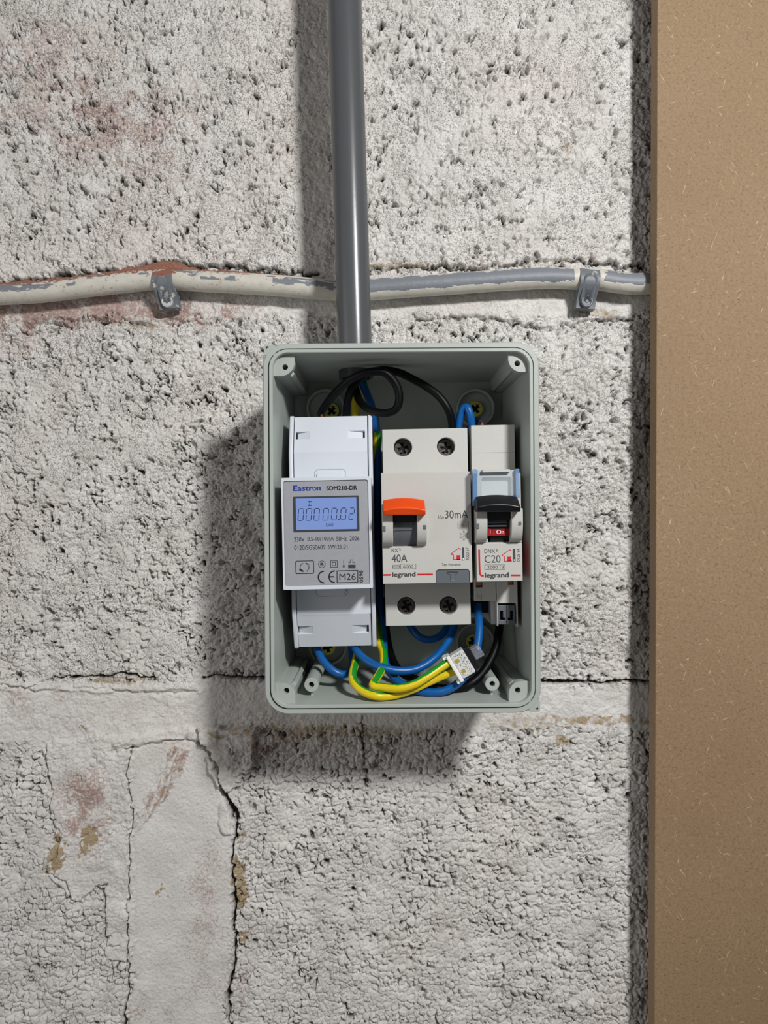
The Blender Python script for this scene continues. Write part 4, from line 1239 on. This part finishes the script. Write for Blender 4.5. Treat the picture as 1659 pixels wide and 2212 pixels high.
    strokes(fr, [C((1398, 1412), (1362, 1388), (1238, 1482), (1242, 1494), (1276, 1492), (1282, 1574), (1396, 1572))], 1.6, D1, 'printed_house', M['ink_red'])
    fills(fr, [C((1328, 1504), (1386, 1502), (1390, 1574), (1330, 1576))], D1, 'printed_house', M['ink_red'])
    fills(fr, [C((1418, 1376), (1454, 1376), (1458, 1586), (1420, 1588))], D1, 'printed_bar', M['ink_grey'])
    dc = c4(1440, 1562); fills(fr, [arc(dc[0], dc[1], 1.6, 0, 342, 18)], D1, 'printed_dot', M['ink_white'], off=.09)
    # test button with raised T
    bt = MB().plate([rrect(b0[0] + .2, zb - .02, b1[0] - .2, b1[1] - .2, (.1, .1, .9, .9), 4)], -(D1 - .1 - fr.base), -(52 - fr.base)).build('test_button', M['slate'], t, None, .15)
    u = lambda X, Y: uv(fr, *c4(X, Y), D1)
    Tp = [u(1178, 1768), u(1350, 1768), u(1350, 1796), u(1296, 1796), u(1296, 1906), u(1240, 1906), u(1240, 1796), u(1178, 1796)]
    MB().plate([Tp], -(D1 + .25 - fr.base), -(D1 - .4 - fr.base)).build('button_letter', M['slate'], bt)
    fills(fr, [[c4(1178, 1768), c4(1350, 1768), c4(1350, 1790), c4(1178, 1790)]], D1 + .28, 'letter_bar_shade', M['bezel'], bt)  # dark strip painted as the shadow along the crossbar
    strokes(fr, [[c4(1172, 1798), c4(1236, 1800), c4(1236, 1910), c4(1298, 1910), c4(1300, 1800), c4(1354, 1798)]], .8, D1 + .28, 'letter_edge_highlight', mat('slate_painted_highlight', (142, 148, 152), .45), bt)  # pale outline painted as the highlight on the letter's edges
rcd()

# ================================================================== circuit breaker (narrow)
def mcb():
    D1, SH = 66.0, 49.0
    fr = Frame(1075, 1138, D1, 1.05, 14.5)
    t = fr.thing('circuit_breaker', 'narrow off-white breaker with black lever and clear label window, right in the box', 'breaker')
    cx = 1075
    a = fr.L(1021.5, 1138, SH).x; b = fr.L(1115.5, 1138, SH).x; zt = fr.L(cx, 918, SH).z
    zn = fr.L(cx, 1298, SH).z; zr = fr.L(cx, 1353, SH).z; zm = fr.L(cx, 1140, SH).z
    um = fr.L(c7(1098, 200)[0], 1290, SH).x
    # upper shoulder, with the fine seam
    zs = fr.L(cx, c2(0, 1285)[1], SH).z
    MB().box((a, -(SH - fr.base), zs), (b, -(20 - fr.base), zt)).build('upper_shoulder', M['dev2'], t, None, .15)
    MB().box((a, -(SH - fr.base), zm), (b, -(20 - fr.base), zs - .02)).build('shoulder_lower_band', M['dev2'], t, None, .12)
    # lower left terminal half, ends at the N, lower right half is longer
    u = lambda X, Y, d=SH: uv(fr, *c7(X, Y), d)
    nh = [u(872, 150), u(948, 150), u(948, 60), u(872, 60)]
    P = [(a, zn), (um, zn), (um, zm), (a, zm)]
    n0 = [u(872, 150), u(950, 150), u(950, 92), u(872, 92)]
    MB().plate([P, n0], -(SH - fr.base), -(20 - fr.base)).build('neutral_terminal_block', M['dev2'], t, None, .18)
    MB().plate([[u(872, 150), u(950, 150), u(950, 92), u(872, 92)]], -(44 - fr.base), -(43 - fr.base)).build('terminal_recess', M['dev2'], t)
    MB().plate([[u(880, 138), u(945, 138), u(945, 80), u(880, 80)]], -(46 - fr.base), -(44 - fr.base)).build('neutral_terminal_plate', M['copper'], t)
    x0_, x1_ = u(1112, 0)[0], u(1318, 0)[0]
    rt, rb = u(0, 350)[1], u(0, 566)[1]
    P = [(um + .25, zr), (x0_, zr), (x0_, rt), (x1_, rt), (x1_, zr - .5), (b, zr - .5), (b, zm), (um + .25, zm)]
    n1 = [u(1232, 122), u(1300, 122), u(1300, 70), u(1232, 70)]
    MB().plate([P, n1], -(SH - fr.base), -(20 - fr.base)).build('live_terminal_block', M['dev2'], t, None, .18)
    MB().plate([[u(1234, 128), u(1296, 128), u(1296, 80), u(1234, 80)]], -(46 - fr.base), -(44 - fr.base)).build('live_terminal_plate', M['copper'], t)
    # dark blue inside of the neutral opening
    MB().box((a + .3, -(36 - fr.base), u(0, 500)[1]), (um - .3, -(20 - fr.base), zn + .1)).build('neutral_cavity', mat('navy_plastic', (10, 14, 46), .5), t)
    MB().box((a, -(30 - fr.base), zr + 1), (b, -(0.2), zt - .3)).build('body', M['dev2'], t, None, .2)
    MB().box((um - 1.6, -(44 - fr.base), zr), (um + .2, -(20 - fr.base), zn)).build('divider', M['dev2'], t, None, .15)
    # embossed N
    strokes(fr, [[c7(878, 292), c7(880, 226), c7(926, 290), c7(930, 224)]], 1.8, SH, 'embossed_letter', M['dev'], off=.15)
    strokes(fr, [[c7(884, 294), c7(885, 236), c7(930, 296), c7(935, 228)]], .6, SH, 'letter_painted_shadow', M['slate'], off=.05)  # offset grey line, paints the shadow beside the raised N
    # grey push-in release, two halves with U slots
    def L7(X, Y): return u(X, Y)
    for (xa, xb, slot) in ((1114, 1214, [(1142, 412), (1178, 412), (1178, 490), (1202, 490), (1202, 520), (1142, 520)]),
                           (1218, 1316, [(1292, 412), (1256, 412), (1256, 490), (1230, 490), (1230, 520), (1292, 520)])):
        lo = [L7(xa, 566), L7(xb, 566), L7(xb, 352), L7(xa, 352)]
        o = MB().plate([lo, [L7(*p) for p in slot]], -(SH - .3 - fr.base), -(42 - fr.base)).build('release_clip', M['slate'], t, None, .12)
        MB().plate([lo], -(44.5 - fr.base), -(42.2 - fr.base)).build('clip_floor', M['black'], o)
    # nose: sections around the lever slot
    def S5(X, Y, d=D1): return uv(fr, *c5(X, Y), d)
    n0x = S5(205, 1000)[0]; n1x = S5(1000, 1000)[0]
    ntop = fr.L(cx, 1022, D1).z; nbot = fr.L(cx, c5(0, 2020)[1], D1).z
    l0 = S5(404, 0)[0]; l1 = S5(806, 0)[0]
    sa, sb = S5(0, 1375)[1], S5(0, 760)[1]
    MB().plate([[(n0x, sa + .0), (n1x, sa), (n1x, ntop), (n0x, ntop)], [(l0, sa + .3), (l1, sa + .3), (l1, sb), (l0, sb)]], -(D1 - .3 - fr.base), -(SH + .02 - fr.base)).build('front_housing', M['dev'], t, None, .2)
    f0 = S5(232, 1700)[0]; f1 = S5(1012, 1700)[0]
    fp = MB().box((f0, -(D1 + .4 - fr.base), nbot), (f1, -(SH + .02 - fr.base), sa - .05)).build('front_plate', M['dev'], t, None, .22)
    DF = D1 + .4
    q0 = fr.L(cx, c5(0, 1378)[1], D1); q1 = fr.L(cx, c5(0, 1275)[1], 57)
    MB().prismx([(-(D1 - .2 - fr.base), q0.z), (-(56 - fr.base), q1.z), (-(50 - fr.base), q1.z), (-(50 - fr.base), q0.z)], l0, l1).build('slot_ramp', M['dev'], t)
    drum(fr, t, c5(410, 0)[0], c5(800, 0)[0], 1131, 10.6, 57.2, M['black'], cx)
    p, q = c5(412, 975), c5(750, 1030)
    pbox(fr, p[0], p[1], q[0], q[1], 69.2, 66.5, 'drum_rib', M['bezel'], t, .12)
    p, q = c5(412, 1060), c5(760, 1090)
    pbox(fr, p[0], p[1], q[0], q[1], 68.8, 66.5, 'drum_rib', M['bezel'], t, .1)
    p, q = c5(412, 1108), c5(806, 1245)
    rf = pbox(fr, p[0], p[1], q[0], q[1], 67.6, 62, 'status_flag', M['red'], t, .2)
    setp(rf, 'dark red flag reading I.On')
    for (s, X0, Y0, X1, Y1) in (('I', 460, 1146, 470, 1214), ('.', 520, 1200, 530, 1212), ('On', 570, 1140, 702, 1214)):
        a_, b_ = c5(X0, Y0), c5(X1, Y1); text(fr, s, a_[0], a_[1], b_[0], b_[1], 67.6, M['ink_white'], .02, parent=rf)
    setp(toggle(fr, t, c5(236, 0)[0], c5(972, 0)[0], c5(0, 545)[1], c5(0, 835)[1], M['black'], cx), 'black lever')
    p = c5(415, 800); q = c5(800, 975)
    pbox(fr, p[0], p[1], q[0], q[1], 70.5, 64, 'lever_arm', M['black'], t, .2)
    for (xa, xb) in ((212, 402), (808, 1002)):
        cheeks(fr, t, c5(xa, 0)[0], c5(xb, 0)[0], c5(0, 780)[1], c5(0, 1365)[1], cx, M['dev'])
    for (xa, ya, xb, yb) in ((216, 1032, 276, 1118), (948, 1000, 996, 1060)):
        p = c5(xa, ya); q = c5(xb, yb)
        pbox(fr, p[0], p[1], q[0], q[1], 72.28, 71.0, 'guard_notch', M['slate'], t, .08)
    # clear label window over a pale paper insert
    def PB(X0, Y0, X1, Y1, d1, d0, name, m, par=None, bev=.15):
        p, q = c5(X0, Y0), c5(X1, Y1); return pbox(fr, p[0], p[1], q[0], q[1], d1, d0, name, m, par or t, bev)
    PB(250, 200, 930, 560, 66.6, 65.9, 'label_insert', M['paper'])
    wn = MB()
    D_ = 71.0
    o0, o1 = S5(180, 720, D_), S5(966, 105, D_); i0, i1 = S5(325, 700, D_), S5(815, 250, D_)
    w = PB(176, 104, 240, 735, 71.2, 66.0, 'label_window', M['glass'], None, .2)
    setp(w, 'clear blue-tinted label cover')
    PB(905, 98, 968, 600, 71.2, 66.0, 'window_side', M['glass'], w, .2)
    PB(240, 236, 900, 560, 69.6, 68.9, 'window_pane', M['pane'], w, .1)
    # moulded inner frame
    fm = MB()
    ol = [S5(240, 590, 69), S5(905, 590, 69), S5(905, 120, 69), S5(240, 120, 69)]
    il = [S5(322, 560, 69), S5(826, 560, 69), S5(826, 262, 69), S5(800, 240, 69), S5(345, 250, 69), S5(322, 270, 69)]
    MB().plate([ol, il], -(69.0 - fr.base), -(66.4 - fr.base)).build('window_frame', M['frost'], w, None, .3)
    PB(330, 108, 810, 158, 71.0, 66, 'window_hinge', M['dev2'], t, .3)
    # printing
    def T(s, X0, Y0, X1, Y1, m=M['ink_grey'], bold=0, rot=False):
        a_, b_ = c5(X0, Y0), c5(X1, Y1); return text(fr, s, a_[0], a_[1], b_[0], b_[1], DF, m, bold, rot)
    C = lambda *a_: [c5(*p_) for p_ in a_]
    T('DNX', 366, 1470, 548, 1540); T('3', 560, 1466, 590, 1516)
    T('C20', 370, 1574, 640, 1704)
    strokes(fr, [C((372, 1738), (716, 1738), (716, 1820), (372, 1820), (372, 1738)), C((634, 1738), (634, 1820))], .7, DF, 'printed_symbol', M['ink_grey'])
    T('3000', 418, 1758, 596, 1804); T('3', 662, 1756, 696, 1804)
    T('legrand', 372, 1868, 784, 1984, M['ink_grey'], .036)
    fills(fr, [C((816, 1904), (984, 1904), (984, 1934), (816, 1934))], DF, 'printed_line', M['ink_red'])
    a_ = [(276, 1478), (280, 1700), (286, 1862), (292, 1894), (308, 1918), (334, 1928), (356, 1928)]
    strokes(fr, [[c5(*p_) for p_ in a_]], 3.8, DF, 'printed_line', M['ink_red'])
    strokes(fr, [C((830, 1502), (796, 1482), (668, 1572), (674, 1588), (704, 1590), (710, 1678), (834, 1674))], 1.6, DF, 'printed_house', M['ink_red'])
    fills(fr, [C((758, 1600), (822, 1598), (828, 1676), (760, 1678))], DF, 'printed_house', M['ink_red'])
    fills(fr, [C((850, 1464), (892, 1464), (898, 1680), (852, 1682))], DF, 'printed_bar', M['ink_grey'])
    dc = c5(876, 1658); fills(fr, [arc(dc[0], dc[1], 1.6, 0, 342, 18)], DF, 'printed_dot', M['ink_white'], off=.09)
    T('0928 94', 918, 1466, 974, 1682, M['ink_grey'], 0, True)
    # red label on the right flank
    MB().box((b, -(47 - fr.base), fr.L(cx, 1345, SH).z), (b + .12, -(8), fr.L(cx, 1130, SH).z)).build('side_label', mat('red_label', (196, 24, 30), .5), t)
    MB().box((f1, -(63 - fr.base), nbot + 1), (f1 + .12, -(51 - fr.base), sa)).build('side_label', bpy.data.materials['red_label'], t)
mcb()

# ================================================================== wires
R_ = 1.72
B_, U_, Y_ = M['wblack'], M['wblue'], M['wyellow']
wire('insulated_wire', 'black wire rising from the meter and looping round at top', [(692, 908, 36), (695, 890, 40), (712, 864, 43), (735, 838, 47), (762, 817, 50), (795, 804, 52), (828, 804, 52), (850, 822, 51), (862, 850, 50),
     (858, 880, 49), (838, 892, 48), (812, 890, 46), (790, 880, 43), (775, 862, 38), (768, 840, 33), (762, 820, 31), (758, 800, 31), (757, 780, 31)], R_, B_, tip=((695, 897, 41), (694, 903, 42), .35))
wire('insulated_wire', 'black wire arching from behind the meter to the top of the orange-lever breaker', [(748, 925, 30), (748, 895, 36), (752, 862, 39), (762, 835, 42), (785, 812, 43), (820, 800, 43), (858, 804, 42), (890, 818, 42), (925, 838, 43), (950, 858, 44),
     (968, 884, 44), (976, 912, 42), (977, 940, 38)], R_, B_)
wire('insulated_wire', 'dark wire stub with stripped end above the narrow breaker', [(1012, 935, 26), (1020, 916, 29), (1032, 909, 33), (1041, 913, 38)], R_, mat('wire_navy', (22, 24, 44), .4), tip=((1041, 913, 37), (1041.5, 916, 43), .34))
wire('insulated_wire', 'short blue wire bent over between the tops of the two breakers', [(990, 945, 38), (991, 915, 40), (998, 888, 41), (1006, 880, 42), (1013, 888, 43), (1018, 912, 42), (1019, 945, 38)], R_, U_)
wire('insulated_wire', 'blue wire from the pipe, down past the meter and round to the narrow breaker', [(770, 785, 30), (776, 812, 30), (788, 840, 32), (800, 870, 33), (810, 905, 33), (814, 950, 31), (815, 1010, 27), (815, 1150, 24), (820, 1300, 26), (828, 1375, 32), (832, 1430, 42),
     (850, 1462, 47), (885, 1486, 52), (935, 1496, 54.5), (975, 1486, 54.5), (1008, 1455, 54), (1028, 1410, 52), (1035, 1360, 47), (1033, 1325, 42), (1032, 1305, 40)], R_, U_)
wire('insulated_wire', 'blue wire hanging in a U below the left end of the meter', [(680, 1370, 34), (684, 1398, 38), (700, 1430, 42), (725, 1452, 44), (748, 1456, 42), (761, 1440, 36), (760, 1405, 30), (756, 1370, 26)], R_, U_)
wire('insulated_wire', 'blue wire swinging from the meter bottom up to the orange-lever breaker', [(757, 1370, 36), (768, 1402, 42), (790, 1425, 47), (822, 1441, 50), (862, 1449, 50), (902, 1444, 48), (940, 1420, 44), (966, 1388, 38), (980, 1355, 33), (984, 1320, 30)], R_, U_)
wire('insulated_wire', 'short dark blue wire in a shallow U under the orange-lever breaker', [(878, 1330, 26), (890, 1358, 29), (908, 1377, 31), (932, 1382, 31), (955, 1370, 29), (968, 1348, 26), (970, 1325, 24)], R_, U_)
wire('insulated_wire', 'black wire curving down from the right end of the narrow breaker', [(1079, 1335, 34), (1078, 1362, 36), (1070, 1402, 40), (1048, 1445, 45), (1020, 1474, 48.5), (985, 1488, 48.5), (940, 1485, 48), (898, 1468, 44), (866, 1452, 38), (846, 1420, 30), (835, 1370, 22), (828, 1290, 20)], R_ + .1, B_)
G_ = M['wgreen']
wire('earth_wire', 'yellow and green earth wire at the left, crossing lowest under the meter', [(764, 785, 27), (766, 850, 26), (767, 900, 24), (765, 1000, 20), (768, 1300, 22), (771, 1400, 34), (768, 1430, 42), (762, 1455, 50), (764, 1474, 55), (782, 1492, 59), (812, 1503, 62), (848, 1502, 60),
     (890, 1489, 58), (930, 1471, 56), (960, 1458, 55.5), (986, 1446, 55)], R_, Y_, G_, phase=0)
wire('earth_wire', 'yellow and green earth wire with a sharp bend, just right of the meter', [(778, 785, 27), (790, 850, 27), (806, 905, 30), (815, 945, 32), (813, 985, 28), (812, 1100, 20), (814, 1300, 24), (820, 1385, 36), (828, 1410, 42), (827, 1440, 49), (812, 1468, 57), (806, 1480, 60), (822, 1484, 61),
     (860, 1487, 63), (895, 1478, 62.5), (925, 1460, 61), (950, 1443, 59), (974, 1427, 57)], R_, Y_, G_, phase=1)

# ================================================================== push-in connector
def connector():
    ang = 31.0                                     # body axis points up-right
    fr = Frame(985, 1440, 57, 0, 57)
    t = fr.thing('wire_connector', 'small clear and white push-in connector joining the two yellow-green wires', 'connector')
    t.rotation_euler = (0, -math.radians(ang), 0)
    # local x = along axis (to upper right), z across
    MB().box((-1.6, -3.3, -6.0), (0.0, 3.0, 6.0)).build('collar', M['white'], t, None, .4)
    MB().box((-3.0, -2.4, 5.0), (-1.5, 3.0, 6.2)).build('collar_lip', M['white'], t, None, .3)
    MB().box((-3.0, -2.4, -6.2), (-1.5, 3.0, -5.0)).build('collar_lip', M['white'], t, None, .3)
    b = MB().box((0, -2.6, -5.4), (6.0, 2.8, 5.4)).build('housing', mat('connector_white', (205, 206, 204), .35), t, None, .5)
    MB().box((6.0, -1.9, -4.9), (8.6, 2.6, 4.9)).build('black_insert', M['black'], t, None, .3)
    MB().box((8.6, -2.1, -1.6), (12.6, 2.5, 3.4)).build('clear_nose', M['clear'], t, None, .4)
    for z in (-2.5, 2.3):
        MB().box((1.0, -2.75, z - .8), (2.6, -2.5, z + .8)).build('spring_window', mat('brass_window', (196, 180, 96), .4, metal=.5), b, None, .05)
    rr = random.Random(5); q = MB()
    for k in range(130):
        x = rr.uniform(.5, 5.6); z = rr.uniform(-4.8, 4.8)
        if 0.8 < x < 2.8 and (abs(z + 2.5) < 1.0 or abs(z - 2.3) < 1.0): continue
        w, h = rr.uniform(.08, .26), rr.uniform(.08, .36)
        q.box((x, -2.68, z), (x + w, -2.58, z + h))
    q.build('embossed_print', M['ink'], b)
connector()
